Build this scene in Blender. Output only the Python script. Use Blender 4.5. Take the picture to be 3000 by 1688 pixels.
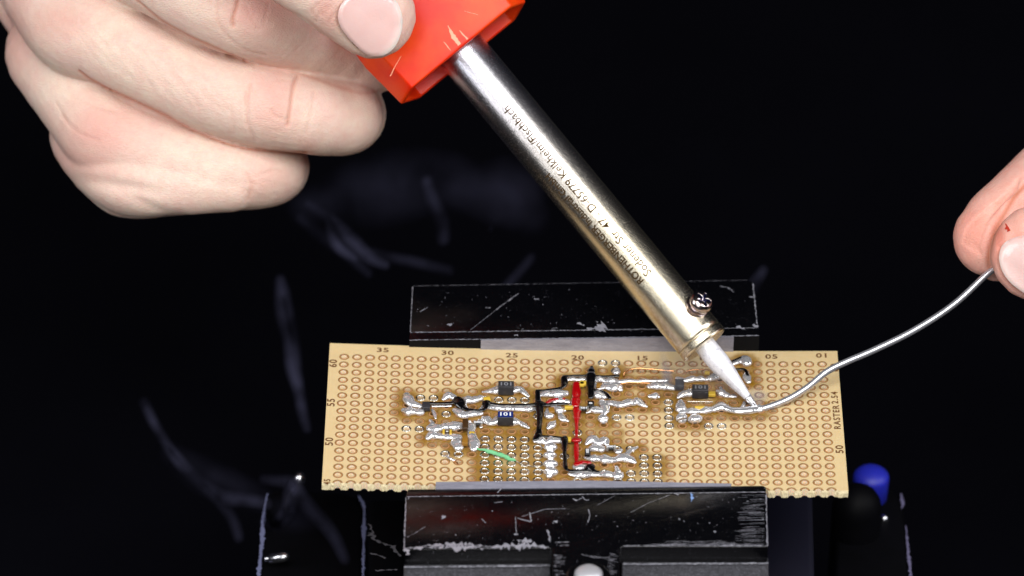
import bpy, bmesh, math, random
import numpy as np
from mathutils import Vector, Matrix
random.seed(7); rng = np.random.default_rng(7)
S = bpy.context.scene
for o in list(bpy.data.objects): bpy.data.objects.remove(o)
COL = S.collection

# ------------------------------------------------------------------ camera (units: 1 = 1 cm)
CP = np.array([-1.9502552, -79.34326158, 59.40227171])
RT = np.array([0.99986395, 0.00477637, 0.01578823])
UP = np.array([-0.01563976, 0.57870381, 0.81538782])
FW = np.array([0.00524212, 0.81552381, -0.57869977])
F = 15000.0                                     # focal length in pixels of a 3000 px wide picture
cam = bpy.data.cameras.new('camera'); co = bpy.data.objects.new('camera', cam); COL.objects.link(co)
M = Matrix([[RT[i], UP[i], -FW[i], CP[i]] for i in range(3)] + [[0, 0, 0, 1]])
co.matrix_world = M
cam.sensor_width = 36; cam.lens = 180; cam.clip_start = 1; cam.clip_end = 2000
cam.dof.use_dof = True; cam.dof.focus_distance = 99.0; cam.dof.aperture_fstop = 0.15
S.camera = co
S.render.resolution_x = 1024; S.render.resolution_y = 576

# ------------------------------------------------------------------ light
S.view_settings.view_transform = 'Standard'; S.view_settings.look = 'None'
S.view_settings.exposure = 0.16; S.view_settings.gamma = 1
w = bpy.data.worlds.new('World'); S.world = w; w.use_nodes = True
w.node_tree.nodes['Background'].inputs[0].default_value = (0.10, 0.11, 0.22, 1)
w.node_tree.nodes['Background'].inputs[1].default_value = 0.03
def area(name, loc, target, sx, sy, power, col=(1, 1, 1)):
    l = bpy.data.lights.new(name, 'AREA'); l.shape = 'RECTANGLE'; l.size = sx; l.size_y = sy; l.energy = power; l.color = col
    o = bpy.data.objects.new(name, l); COL.objects.link(o); o.location = loc
    o.rotation_euler = (Vector(target) - Vector(loc)).to_track_quat('-Z', 'Y').to_euler()
area('softbox_key', (8, -38, 62), (0, 3, 3), 58, 36, 54000, (1, 0.985, 0.97))
area('softbox_front', (-14, -88, 44), (0, 2, 2), 50, 40, 21000, (1, 0.99, 0.98))
area('softbox_left', (-62, -30, 42), (-2, 4, 4), 30, 44, 24000, (0.97, 0.97, 1))
area('softbox_right', (70, -10, 48), (0, 2, 2), 30, 40, 26000, (0.95, 0.95, 1))

# ------------------------------------------------------------------ helpers
def sag(x): return -0.03 + 0.055 * (x / 4.7) ** 2
def at(px, py, z=0.0):                          # point of the plane z that shows at this pixel of the photograph
    d = FW * F + RT * (px - 1500) - UP * (py - 844); t = (z - CP[2]) / d[2]; return CP + d * t
def dep(px, py, d):                             # point at depth d along the view axis
    return CP + FW * d + RT * ((px - 1500) * d / F) - UP * ((py - 844) * d / F)
def topix(P):
    D = np.asarray(P) - CP; z = D @ FW
    return np.stack([1500 + F * (D @ RT) / z, 844 - F * (D @ UP) / z, z], -1)
def A(p): return (930 + p[0] / 3.15, 980 + p[1] / 3.15)
def B(p): return (1600 + p[0] / 2.862, 980 + p[1] / 2.862)

def origin(o):
    v = Vector((0, 0, 0))
    while o is not None: v += o.location; o = o.parent
    return v
def thing(name, label, cat, loc, group=None, kind=None):
    o = bpy.data.objects.new(name, None); COL.objects.link(o); o.location = Vector(loc); o.empty_display_size = 0.2
    o['label'] = label; o['category'] = cat
    if group: o['group'] = group
    if kind: o['kind'] = kind
    return o
def setp(o, label=None, cat=None, group=None, kind=None):
    if label: o['label'] = label
    if cat: o['category'] = cat
    if group: o['group'] = group
    if kind: o['kind'] = kind
    return o
def mk(name, verts, faces, mats, parent=None, loc=None, smooth=False, mi=None):
    """one mesh object from world coordinates; placed relative to its parent"""
    verts = np.asarray(verts, float)
    if loc is None: loc = origin(parent) if parent is not None else Vector(verts.mean(0))
    loc = Vector(loc)
    me = bpy.data.meshes.new(name); me.from_pydata((verts - np.array(loc)).tolist(), [], [tuple(int(i) for i in f) for f in faces])
    for m in (mats if isinstance(mats, (list, tuple)) else [mats]): me.materials.append(m)
    if mi is not None: me.polygons.foreach_set('material_index', mi)
    if smooth: me.polygons.foreach_set('use_smooth', [True] * len(me.polygons))
    me.update()
    o = bpy.data.objects.new(name, me); COL.objects.link(o)
    if parent is not None: o.parent = parent; o.location = loc - origin(parent)
    else: o.location = loc
    return o
def inst(name, me, parent, p, rot=None):
    o = bpy.data.objects.new(name, me); COL.objects.link(o)
    if parent is not None: o.parent = parent; o.location = Vector(p) - origin(parent)
    else: o.location = p
    if rot is not None: o.rotation_euler = rot
    return o
def bevel(o, wd, seg=2, ang=30):
    m = o.modifiers.new('bevel', 'BEVEL'); m.width = wd; m.segments = seg; m.limit_method = 'ANGLE'; m.angle_limit = math.radians(ang)
    for p in o.data.polygons: p.use_smooth = True
    return o
class MB:
    def __init__(s): s.v = []; s.f = []; s.n = 0
    def add(s, v, f):
        v = np.asarray(v, float); s.v.append(v); s.f += [tuple(i + s.n for i in q) for q in f]; s.n += len(v)
    def verts(s): return np.concatenate(s.v)
def prism(top, zb, taper=None):
    top = [np.array(p, float) for p in top]; n = len(top); bot = []
    for i, p in enumerate(top):
        q = p.copy(); q[2] = zb; bot.append(q)
    v = top + bot
    f = [tuple(range(n)), tuple(reversed(range(n, 2 * n)))] + [(i, i + n, (i + 1) % n + n, (i + 1) % n) for i in range(n)]
    return v, [q[::-1] for q in f]
def box(c, s, ax=None):
    ax = np.eye(3) if ax is None else np.asarray(ax); c = np.asarray(c, float)
    v = [c + ax[0] * s[0] / 2 * i + ax[1] * s[1] / 2 * j + ax[2] * s[2] / 2 * k for i in (-1, 1) for j in (-1, 1) for k in (-1, 1)]
    return v, [(0, 1, 3, 2), (4, 6, 7, 5), (0, 4, 5, 1), (2, 3, 7, 6), (0, 2, 6, 4), (1, 5, 7, 3)]
def catmull(P, sub):
    P = np.asarray(P, float)
    if len(P) < 3: t = np.linspace(0, 1, sub * 2)[:, None]; return P[0] * (1 - t) + P[-1] * t
    Q = np.vstack([2 * P[0] - P[1], P, 2 * P[-1] - P[-2]]); out = []
    for i in range(1, len(Q) - 2):
        for t in np.arange(sub) / sub:
            a, b, c, d = Q[i - 1:i + 3]
            out.append(.5 * (2 * b + (c - a) * t + (2 * a - 5 * b + 4 * c - d) * t * t + (3 * b - a - 3 * c + d) * t ** 3))
    out.append(Q[-2]); return np.array(out)
def tube(path, rad, n=12, ref=None, rz=None, caps=True, jitter=0.0):
    """lofted tube; ref = direction used for the second half-axis (rz)"""
    path = np.asarray(path, float); rad = np.asarray(rad, float) * np.ones(len(path)); rz = rad if rz is None else np.asarray(rz) * np.ones(len(path))
    T = np.gradient(path, axis=0); T /= np.linalg.norm(T, axis=1)[:, None] + 1e-12
    ref = np.array([0, 0, 1.0]) if ref is None else np.asarray(ref, float)
    if caps:
        k = 5; a = np.linspace(0.12, math.pi / 2, k)[:-1]
        p0 = [path[0] - T[0] * rad[0] * math.cos(t) for t in a]; r0 = [(rad[0] * math.sin(t), rz[0] * math.sin(t)) for t in a]
        p1 = [path[-1] + T[-1] * rad[-1] * math.cos(t) for t in a[::-1]]; r1 = [(rad[-1] * math.sin(t), rz[-1] * math.sin(t)) for t in a[::-1]]
        path = np.vstack([p0, path, p1]); T = np.vstack([np.repeat(T[:1], k - 1, 0), T, np.repeat(T[-1:], k - 1, 0)])
        rad, rz = np.concatenate([[x[0] for x in r0], rad, [x[0] for x in r1]]), np.concatenate([[x[1] for x in r0], rz, [x[1] for x in r1]])
    v = []; th = np.linspace(0, 2 * math.pi, n, endpoint=False)
    for p, t, a, b in zip(path, T, rad, rz):
        s = np.cross(t, ref); ln = np.linalg.norm(s)
        s = s / ln if ln > 1e-6 else np.array([1., 0, 0]); u = np.cross(s, t)
        v.append(p + np.outer(np.cos(th) * a, s) + np.outer(np.sin(th) * b, u))
    m = len(v); v = np.concatenate(v)
    f = [(i * n + j, i * n + (j + 1) % n, (i + 1) * n + (j + 1) % n, (i + 1) * n + j) for i in range(m - 1) for j in range(n)]
    f += [tuple(range(n))[::-1], tuple(range((m - 1) * n, m * n))]
    return v, f
def lathe(base, axis, prof, n=32, ref=(0, 0, 1)):
    """prof: list of (distance along axis, radius)"""
    axis = np.asarray(axis, float); axis /= np.linalg.norm(axis); ref = (1, 0, 0) if abs(axis[2]) > .99 else ref; s = np.cross(axis, ref); s /= np.linalg.norm(s); u = np.cross(s, axis)
    th = np.linspace(0, 2 * math.pi, n, endpoint=False); v = []
    for d, r in prof: v.append(np.asarray(base) + axis * d + np.outer(np.cos(th) * r, s) + np.outer(np.sin(th) * r, u))
    m = len(v); v = np.concatenate(v)
    f = [(i * n + j, i * n + (j + 1) % n, (i + 1) * n + (j + 1) % n, (i + 1) * n + j)[::-1] for i in range(m - 1) for j in range(n)]
    f += [tuple(range(n)), tuple(range((m - 1) * n, m * n))[::-1]]
    return v, f
_rn = {}
def vnoise(P, scale, seed=0):
    """smooth value noise on points"""
    P = np.asarray(P) / scale; i = np.floor(P).astype(int); f = P - i; f = f * f * (3 - 2 * f); out = 0
    def h(a): 
        x = (a[:, 0] * 73856093) ^ (a[:, 1] * 19349663) ^ (a[:, 2] * 83492791) ^ (seed * 2654435)
        x = (x ^ (x >> 13)) * 1274126177 & 0x7fffffff; return (x % 10007) / 10007.0
    for dx in (0, 1):
        for dy in (0, 1):
            for dz in (0, 1):
                wt = (f[:, 0] if dx else 1 - f[:, 0]) * (f[:, 1] if dy else 1 - f[:, 1]) * (f[:, 2] if dz else 1 - f[:, 2])
                out = out + wt * h(i + np.array([dx, dy, dz]))
    return out * 2 - 1

# ------------------------------------------------------------------ materials
def lin(c): return tuple(((x / 255) / 12.92 if x / 255 <= .04045 else ((x / 255 + .055) / 1.055) ** 2.4) for x in c) + (1,)
class NT:
    def __init__(s, name):
        s.m = bpy.data.materials.new(name); s.m.use_nodes = True; s.t = s.m.node_tree; s.p = s.t.nodes['Principled BSDF']; s.out = s.t.nodes['Material Output']
    def n(s, typ, **k):
        o = s.t.nodes.new(typ)
        for a, b in k.items():
            if a.startswith('i_'): o.inputs[a[2:].replace('_', ' ')].default_value = b
            else: setattr(o, a, b)
        return o
    def l(s, a, b): s.t.links.new(a, b)
    def noise(s, scale, detail=4, rough=.5, coord='Object', stretch=None):
        tc = s.n('ShaderNodeTexCoord'); nz = s.n('ShaderNodeTexNoise'); nz.inputs['Scale'].default_value = scale; nz.inputs['Detail'].default_value = detail; nz.inputs['Roughness'].default_value = rough
        if stretch is not None:
            mp = s.n('ShaderNodeMapping'); mp.inputs['Scale'].default_value = stretch; s.l(tc.outputs[coord], mp.inputs[0]); s.l(mp.outputs[0], nz.inputs['Vector'])
        else: s.l(tc.outputs[coord], nz.inputs['Vector'])
        return nz.outputs['Fac']
    def ramp(s, src, stops):
        r = s.n('ShaderNodeValToRGB'); e = r.color_ramp.elements
        while len(e) < len(stops): e.new(0.5)
        for i, (p, c) in enumerate(stops): e[i].position = p; e[i].color = c if len(c) == 4 else tuple(c) + (1,)
        s.l(src, r.inputs[0]); return r.outputs[0]
    def mix(s, fac, a, b, mode='MIX'):
        x = s.n('ShaderNodeMix', data_type='RGBA', blend_type=mode)
        for val, idx in ((fac, 0), (a, 6), (b, 7)):
            if isinstance(val, (tuple, float, int)): x.inputs[idx].default_value = val
            else: s.l(val, x.inputs[idx])
        return x.outputs[2]
    def math(s, op, a, b=None):
        x = s.n('ShaderNodeMath', operation=op)
        for val, idx in ((a, 0), (b, 1)):
            if val is None: continue
            if isinstance(val, (float, int)): x.inputs[idx].default_value = val
            else: s.l(val, x.inputs[idx])
        return x.outputs[0]
    def attr(s, name): return s.n('ShaderNodeAttribute', attribute_name=name)
    def bump(s, h, strength, dist, prev=None):
        b = s.n('ShaderNodeBump'); b.inputs['Strength'].default_value = strength; b.inputs['Distance'].default_value = dist; s.l(h, b.inputs['Height'])
        if prev is not None: s.l(prev, b.inputs['Normal'])
        s.l(b.outputs[0], s.p.inputs['Normal']); return b.outputs[0]
    def set(s, **k):
        for a, b in k.items():
            i = s.p.inputs[a.replace('_', ' ')]
            if isinstance(b, (float, int, tuple)): i.default_value = b
            else: s.l(b, i)
        return s.m
def simple(name, col, rough=.5, metal=0., **k):
    t = NT(name); return t.set(Base_Color=lin(col), Roughness=rough, Metallic=metal, **k)

# board laminate
t = NT('laminate'); n1 = t.noise(3.0, 5); n2 = t.noise(60, 3); fl = t.attr('flux')
base = t.mix(n1, lin((208, 182, 136)), lin((218, 196, 150)))
base = t.mix(t.math('MULTIPLY', n2, .25), base, lin((192, 164, 116)))
fn = t.math('MULTIPLY', t.math('ADD', t.math('MULTIPLY', t.noise(5, 6, .65), 1.1), 0.35), fl.outputs['Fac'])
st = t.ramp(fn, [(0.0, (0, 0, 0)), (0.22, (.12, .12, .12)), (0.5, (.75, .75, .75)), (1, (1, 1, 1))])
amb = t.mix(t.noise(9, 4), lin((164, 120, 36)), lin((104, 72, 14)))
base = t.mix(st, base, amb)
t.set(Base_Color=base, Roughness=t.math('SUBTRACT', .42, t.math('MULTIPLY', st, .32)), Subsurface_Weight=.25, Subsurface_Radius=(.12, .08, .04), Subsurface_Scale=.6)
t.bump(t.math('ADD', t.math('MULTIPLY', n2, .3), t.math('MULTIPLY', st, t.noise(14, 3))), .5, .02); M_board = t.m
t = NT('laminate_broken_edge'); t.set(Base_Color=t.mix(t.noise(40, 5, .7, stretch=(.3, 1, 2)), lin((248, 238, 204)), lin((218, 196, 142))), Roughness=.7)
t.bump(t.noise(45, 5, .7, stretch=(.3, 1, 2)), .5, .02); M_edge = t.m
t = NT('drilled_wall'); t.set(Base_Color=t.mix(t.math('MINIMUM', t.math('MULTIPLY', t.attr('flux').outputs['Fac'], 1.0), 1.0), t.mix(t.noise(40, 3), lin((246, 230, 202)), lin((238, 214, 176))), lin((150, 104, 44))), Roughness=.5, Subsurface_Weight=.5, Subsurface_Radius=(.15, .1, .05), Subsurface_Scale=.8); M_hole = t.m
t = NT('varnished_copper'); t.set(Base_Color=t.mix(t.noise(6, 3, coord='Object'), lin((174, 122, 70)), lin((198, 148, 94))), Roughness=.38, Metallic=.15); M_copper = t.m
M_ringdark = simple('copper_ring_rim', (140, 92, 50), .5)
def solder_mat(name, col, rough, bs, met=1.):
    t = NT(name); t.set(Base_Color=t.mix(t.noise(12, 3), lin(col), lin(tuple(int(c * .88) for c in col))), Metallic=met, Roughness=rough); t.bump(t.noise(8, 2, .4), bs, .04); return t.m
M_solder = solder_mat('solder', (252, 252, 255), .18, .2, .74)
M_tin = solder_mat('tinned_copper', (225, 220, 208), .22, .5)
M_wire = solder_mat('solder_wire_alloy', (222, 223, 230), .34, .1, .8)
M_cu = solder_mat('bare_copper_wire', (232, 170, 118), .25, .2)
def lacq(name, col, rough=.12):
    t = NT(name); t.set(Base_Color=lin(col), Roughness=rough, Coat_Weight=.6, Coat_Roughness=.05); t.bump(t.noise(14, 4), .45, .025); return t.m
M_blk = lacq('black_gloss', (6, 6, 8)); M_red = lacq('red_lacquer', (158, 5, 12)); M_grn = simple('green_insulation', (112, 190, 134), .55)  # the black also paints dark reflections along the solder
t = NT('component_body'); t.set(Base_Color=t.mix(t.noise(70, 2), lin((30, 30, 33)), lin((58, 58, 62))), Roughness=.42); t.bump(t.noise(60, 3), .4, .01); M_comp = t.m
M_white = simple('component_print', (226, 228, 232), .5); M_gprint = simple('component_print_grey', (120, 122, 128), .5)
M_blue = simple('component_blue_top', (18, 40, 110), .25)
M_ceram = simple('resistor_end', (208, 206, 198), .3, .8); M_cap = simple('ceramic_capacitor', (142, 100, 34), .35); M_brown = simple('dark_capacitor', (62, 42, 22), .3); M_yel = simple('yellow_ceramic', (206, 172, 60), .35)
M_print = simple('board_print', (104, 66, 34), .6)

# skin
def skin_mat(name, ca, cb, pink):
    t = NT(name); a = t.attr('blush'); c = t.attr('crease')
    base = t.mix(t.ramp(t.noise(.9, 5, .6), [(.35, (0, 0, 0)), (.65, (1, 1, 1))]), lin(ca), lin(cb))
    base = t.mix(t.ramp(t.noise(4, 6, .75), [(.42, (0, 0, 0)), (.8, (.5, .5, .5))]), base, lin(pink))
    base = t.mix(a.outputs['Fac'], base, lin(pink))
    base = t.mix(c.outputs['Fac'], base, lin((196, 120, 92)))
    t.set(Base_Color=base, Roughness=t.math('ADD', .38, t.math('MULTIPLY', t.noise(20, 3), .2)), Subsurface_Weight=.22, Subsurface_Radius=(.5, .2, .1), Subsurface_Scale=.25, Specular_IOR_Level=.4)
    tc = t.n('ShaderNodeTexCoord'); mp = t.n('ShaderNodeMapping'); mp.inputs['Rotation'].default_value = (0, .5, .35); mp.inputs['Scale'].default_value = (9, 24, 24)
    t.l(tc.outputs['Object'], mp.inputs[0])
    vo = t.n('ShaderNodeTexVoronoi', feature='DISTANCE_TO_EDGE'); vo.inputs['Scale'].default_value = 1.0; t.l(mp.outputs[0], vo.inputs['Vector'])
    h1 = t.math('MINIMUM', vo.outputs['Distance'], .18)
    b = t.bump(h1, .6, .04); t.bump(t.noise(40, 5, .75), .6, .015, b)
    return t.m
M_skin = skin_mat('skin', (228, 206, 188), (226, 196, 182), (218, 160, 148))
M_skin2 = skin_mat('fingertip_skin', (230, 184, 168), (226, 172, 158), (224, 134, 116))
t = NT('fingernail'); t.set(Base_Color=t.mix(t.attr('tipwhite').outputs['Fac'], t.mix(t.noise(2.5, 4), lin((228, 196, 190)), lin((220, 180, 174))), lin((240, 232, 224))), Roughness=.24, Subsurface_Weight=.25, Subsurface_Radius=(.3, .12, .08), Subsurface_Scale=.25, Coat_Weight=.3)
t.bump(t.noise(8, 3, .5, stretch=(1, 4, 4)), .2, .02); M_nail = t.m
M_wound = simple('dried_blood', (176, 52, 36), .35); M_dirt = simple('nail_dirt', (150, 100, 62), .7)

# metal and plastic
t = NT('barrel_metal'); g = t.attr('warm_tint'); col = t.mix(g.outputs['Fac'], lin((222, 222, 238)), lin((226, 216, 192)))
t.set(Base_Color=col, Metallic=1., Roughness=t.math('ADD', .18, t.math('MULTIPLY', t.noise(60, 3), .14)))
t.bump(t.noise(90, 3, .6), .25, .01); M_barrel = t.m
t = NT('tip_coating'); t.set(Base_Color=t.mix(t.ramp(t.noise(10, 5, .7), [(.5, (0, 0, 0)), (.75, (1, 1, 1))]), lin((244, 244, 250)), lin((184, 186, 198))), Metallic=.25, Roughness=.38); t.bump(t.noise(40, 4), .3, .01); M_tip = t.m
t = NT('screw_metal'); t.set(Base_Color=t.mix(t.noise(9, 3), lin((206, 184, 160)), lin((170, 168, 190))), Metallic=1., Roughness=.2); t.bump(t.noise(30, 3), .3, .01); M_screw = t.m
M_recess = simple('screw_recess', (60, 66, 120), .25, .9)
M_engr = simple('engraving', (70, 54, 34), .8, .0, Specular_IOR_Level=.05)
t = NT('orange_plastic'); t.set(Base_Color=t.mix(t.ramp(t.noise(.9, 4), [(.4, (0, 0, 0)), (.65, (1, 1, 1))]), lin((214, 32, 8)), lin((230, 74, 18))), Roughness=.3, Specular_IOR_Level=.22, Subsurface_Weight=.2, Subsurface_Radius=(.3, .06, .02), Subsurface_Scale=.4); t.bump(t.noise(26, 5, .7), .12, .02); M_orange = t.m
M_highlight = simple('painted_highlight', (246, 168, 132), .4)  # pale colour of the highlights painted on the guard
t = NT('black_jaw_paint')
spk = t.n('ShaderNodeTexVoronoi'); spk.inputs['Scale'].default_value = 9; tc = t.n('ShaderNodeTexCoord'); t.l(tc.outputs['Object'], spk.inputs['Vector'])
dots = t.ramp(spk.outputs['Distance'], [(0.045, (1, 1, 1)), (0.075, (0, 0, 0))])
dots = t.math('MULTIPLY', dots, t.ramp(t.noise(2.2, 3), [(.5, (0, 0, 0)), (.6, (1, 1, 1))]))
spk2 = t.n('ShaderNodeTexVoronoi'); spk2.inputs['Scale'].default_value = 26; t.l(tc.outputs['Object'], spk2.inputs['Vector'])
d2 = t.math('MULTIPLY', t.ramp(spk2.outputs['Distance'], [(0.06, (1, 1, 1)), (0.12, (0, 0, 0))]), t.ramp(t.noise(5, 3), [(.5, (0, 0, 0)), (.7, (1, 1, 1))]))
wear = t.math('MAXIMUM', dots, t.math('MULTIPLY', d2, .6))
scr = t.ramp(t.noise(3, 8, .75, stretch=(1, 22, 22)), [(.66, (0, 0, 0)), (.74, (.35, .35, .35))])
wear = t.math('MAXIMUM', wear, scr)
t.set(Base_Color=t.mix(wear, lin((5, 5, 7)), lin((150, 150, 164))), Roughness=t.math('ADD', .1, t.math('MULTIPLY', t.noise(6, 4), .25))); t.bump(t.noise(30, 4), .15, .01); M_jaw = t.m
t = NT('worn_jaw_ledge'); t.set(Base_Color=t.mix(t.ramp(t.noise(40, 5, .8), [(.5, (0, 0, 0)), (.8, (1, 1, 1))]), lin((46, 46, 50)), lin((150, 150, 160))), Roughness=.5); M_ledge = t.m
t = NT('chipped_paint'); t.set(Base_Color=t.mix(t.noise(12, 4), lin((200, 200, 210)), lin((120, 120, 134))), Roughness=.35, Metallic=.4); M_chip = t.m
t = NT('grey_pad'); t.set(Base_Color=t.mix(t.noise(7, 6, .75, stretch=(.4, 2, 2)), lin((92, 92, 106)), lin((176, 176, 190))), Roughness=.45, Metallic=.3); t.bump(t.noise(22, 5), .4, .02); M_pad = t.m
M_bolt = simple('bolt_metal', (206, 206, 212), .25, 1.)
M_bcap = simple('blue_plastic', (30, 38, 168), .5); M_bcap.node_tree.nodes['Principled BSDF'].inputs['Subsurface Weight'].default_value = .2
t = NT('black_lever'); t.set(Base_Color=t.mix(t.noise(2, 4), lin((2, 2, 3)), lin((5, 5, 9))), Roughness=.6, Specular_IOR_Level=.08); M_lever = t.m
t = NT('table_black'); t.set(Base_Color=t.mix(t.noise(.15, 5, .7), lin((2, 2, 5)), lin((6, 6, 11))), Roughness=.95, Specular_IOR_Level=.03); t.bump(t.noise(5, 5), .2, .05); M_table = t.m

# ------------------------------------------------------------------ setting
v, f = box((0, 60, -9.5), (700, 700, 1)); o = mk('table_top', v, f, M_table); setp(o, kind='structure')

# ------------------------------------------------------------------ vise
vise = thing('circuit_board_vise', 'worn black metal vise clamping the tan circuit board between two jaws', 'vise', at(1715, 1600, -9))
def P3(lst): return [at(*p) for p in lst]
# front jaw: top plate with a tongue between two stepped-down ledges
zt = 0.12
outl = [(1189, 1457, zt), (1188, 1456, zt), (2238, 1441, zt), (2246, 1446, zt), (2250, 1602, zt), (1822, 1601, zt), (1815, 1606, zt), (1815, 1760, zt), (1618, 1760, zt), (1618, 1610, zt), (1611, 1605, zt), (1184, 1610, zt)]
outl = outl[1:]
v, f = prism(P3(outl)[::-1], -1.4); fj = mk('front_jaw', v, f, M_jaw, vise); bevel(fj, .012, 2)
setp(fj, 'front jaw with scratched black paint')
inner = [(1195, 1434, .10), (2236, 1423, .10), (2244, 1428, .10), (2244, 1440.5, .122), (1190, 1454.5, .122)]
v, f = prism(P3(inner)[::-1], -1.3); bevel(mk('jaw_lip', v, f, M_jaw, vise), .01)
pad = [(1277, 1412, .14), (1721, 1408, .14), (2143, 1417, .125), (2140, 1424, .115), (1276, 1433, .115)]
v, f = prism(P3(pad)[::-1], -.6); mk('jaw_pad', v, f, M_pad, vise)
for a in ([(1184, 1640, -.26), (1612, 1636, -.26), (1612, 1780, -.26), (1180, 1780, -.26)], [(1822, 1634, -.26), (2250, 1632, -.26), (2256, 1780, -.26), (1822, 1780, -.26)]):
    # ledge: a raised dark strip then a worn grey shelf
    v, f = prism(P3(a)[::-1], -1.6); o = mk('jaw_ledge', v, f, M_ledge, vise); bevel(o, .03, 3)
bc = at(1724, 1692, zt)
v, f = lathe(bc + [0, 0, .004], (0, 0, 1), [(0, .42), (.035, .41), (.05, .38), (.05, .33), (.01, .32), (.01, .0001)], 40); mk('screw_collar', v, f, M_jaw, vise, smooth=False)
v, f = lathe(bc + [0, 0, .02], (0, 0, 1), [(0, .27), (.08, .26), (.14, .2), (.17, .1), (.175, .0001)], 32); bl = mk('screw_head', v, f, simple('satin_steel', (210, 210, 216), .45, .6), vise, smooth=True)
# back jaw
zl, zr = .20, .40
def zb(px): return zl + (zr - zl) * (px - 1200) / 1020
bj = [(1208, 838), (2190, 820), (2207, 828), (2221, 961), (1201, 975)]
v, f = prism([at(x, y, zb(x)) for x, y in bj][::-1], -1.4); o = mk('back_jaw', v, f, M_jaw, vise); bevel(o, .012)
bv = [at(1201, 975.5, zl), at(2221, 961.5, zr), at(2225, 983, zr - .03), at(1199, 996.5, zl - .03)]
lo = [np.array([p[0], bv[3][1] if i in (3,) else bv[2][1], -.7]) for i, p in ((2, bv[2]), (3, bv[3]))]
v = bv + [np.array([bv[3][0], bv[3][1], -.7]), np.array([bv[2][0], bv[2][1], -.7])]
mk('jaw_bevel', v, [(3, 2, 1, 0), (4, 5, 2, 3)], [M_jaw, simple('dull_black', (12, 12, 14), .8, Specular_IOR_Level=.1)], vise, mi=[0, 1])
# grey pad on the back jaw's inner face
a, b = bv[3], bv[2]
def onface(px, dz, off=.0):
    s = (px - 1199) / (2225 - 1199); p = a * (1 - s) + b * s; return p + np.array([0, -off, dz])
pts = [onface(1409, -.005, .03), onface(2150, -.005, .03), onface(2150, -.5, .03), onface(1409, -.5, .03)]
pts2 = [p + np.array([0, .029, 0]) for p in pts]
mk('jaw_pad', pts + pts2, [(3, 2, 1, 0), (0, 1, 5, 4), (1, 2, 6, 5), (3, 0, 4, 7)], M_pad, vise)

# worn edges and scratches: thin chips of bare metal
def strip(mb, P, wds, rough=.35, up=None):
    """irregular flat strip along pixel/plane polyline"""
    P = np.asarray(P, float); L = np.linalg.norm(np.diff(P, axis=0), axis=1).sum(); n = max(4, int(L / .035)); s = np.linspace(0, 1, n)
    seg = np.concatenate([[0], np.cumsum(np.linalg.norm(np.diff(P, axis=0), axis=1))]) / L
    Q = np.stack([np.interp(s, seg, P[:, k]) for k in range(3)], 1); T = np.gradient(Q, axis=0); T /= np.linalg.norm(T, axis=1)[:, None]
    N = np.cross(T, np.array([0, 0, 1.0]) if up is None else up); N /= np.linalg.norm(N, axis=1)[:, None] + 1e-9
    wd = np.interp(s, np.linspace(0, 1, len(wds)), wds)
    wa = wd * np.clip(1 + rough * 2 * rng.normal(size=n), .08, 3) / 2; wb = wd * np.clip(1 + rough * 2 * rng.normal(size=n), .08, 3) / 2
    v = np.concatenate([Q + N * wa[:, None], Q - N * wb[:, None]])
    mb.add(v, [(i, i + 1, n + i + 1, n + i) for i in range(n - 1)])
mb = MB()
def jl(pts, wd, z=zt + .006, rough=.35):
    strip(mb, [at(x, y, z) for x, y in pts], [x / 150 for x in (wd if isinstance(wd, (list, tuple)) else [wd])] * (1 if isinstance(wd, (list, tuple)) else 2), rough)
def C5(l): return [(1100 + x / 1.61, 1380 + y / 1.61) for x, y in l]
jl([(1192, 1455.5), (2243, 1441.5)], 2.2); jl([(1189.5, 1458), (1184, 1608)], 2.6); jl([(2244.5, 1446), (2248.5, 1600)], 3.0)
jl([(1826, 1599.5), (1950, 1598), (2246, 1599)], [2.5, 4, 3]); jl([(1186, 1606), (1240, 1604), (1330, 1603), (1420, 1602), (1520, 1598), (1608, 1603)], [4, 10, 16, 9, 22, 5], rough=.5)
jl(C5([(225, 358), (260, 352), (410, 345), (560, 362)]), [4, 12, 8, 3], rough=.6); jl(C5([(680, 345), (700, 325), (735, 335)]), [5, 16, 4], rough=.5)
jl(C5([(668, 222), (735, 240), (728, 195)]), 3.2, rough=.2); jl(C5([(690, 215), (800, 180), (900, 178)]), 1.6, rough=.2); jl(C5([(812, 278), (820, 310), (825, 335)]), [6, 3], rough=.3)
jl(C5([(845, 338), (912, 334)]), 2); jl(C5([(870, 352), (915, 350)]), 2); jl(C5([(1003, 180), (1012, 210), (1002, 245)]), 1.8); jl(C5([(975, 120), (990, 138), (1008, 136)]), 2.4)
jl(C5([(1205, 195), (1290, 150), (1390, 112)]), 1.0); jl(C5([(1040, 165), (1130, 115)]), .9); jl(C5([(150, 312), (200, 285), (235, 262)]), 1.2); jl(C5([(560, 150), (600, 145)]), 1.2); jl(C5([(500, 225), (520, 245)]), 2)
jl(C5([(575, 102), (592, 82)]), 3); jl(C5([(660, 215), (664, 300)]), 1.2); jl(C5([(655, 300), (672, 296)]), 4); jl(C5([(310, 215), (325, 222)]), 7, rough=.6); jl(C5([(840, 236), (858, 242)]), 6, rough=.6)
jl(C5([(1410, 105), (1430, 112)]), 5); jl(C5([(930, 130), (950, 140), (975, 128)]), [1, 5, 1], rough=.9); jl(C5([(1595, 285), (1605, 290)]), 4); jl(C5([(970, 392), (1040, 410), (1120, 405)]), 1.2); jl(C5([(1010, 400), (1090, 412)]), 1)
for k in range(70):                              # brushed marks at the right end
    y = 1450 + rng.random() * 150; x0 = 2160 + rng.random() * 50 - (y - 1450) * .1; jl([(x0, y), (min(2240, x0 + 20 + rng.random() * 60), y - 1)], .55, rough=.2)
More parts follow.
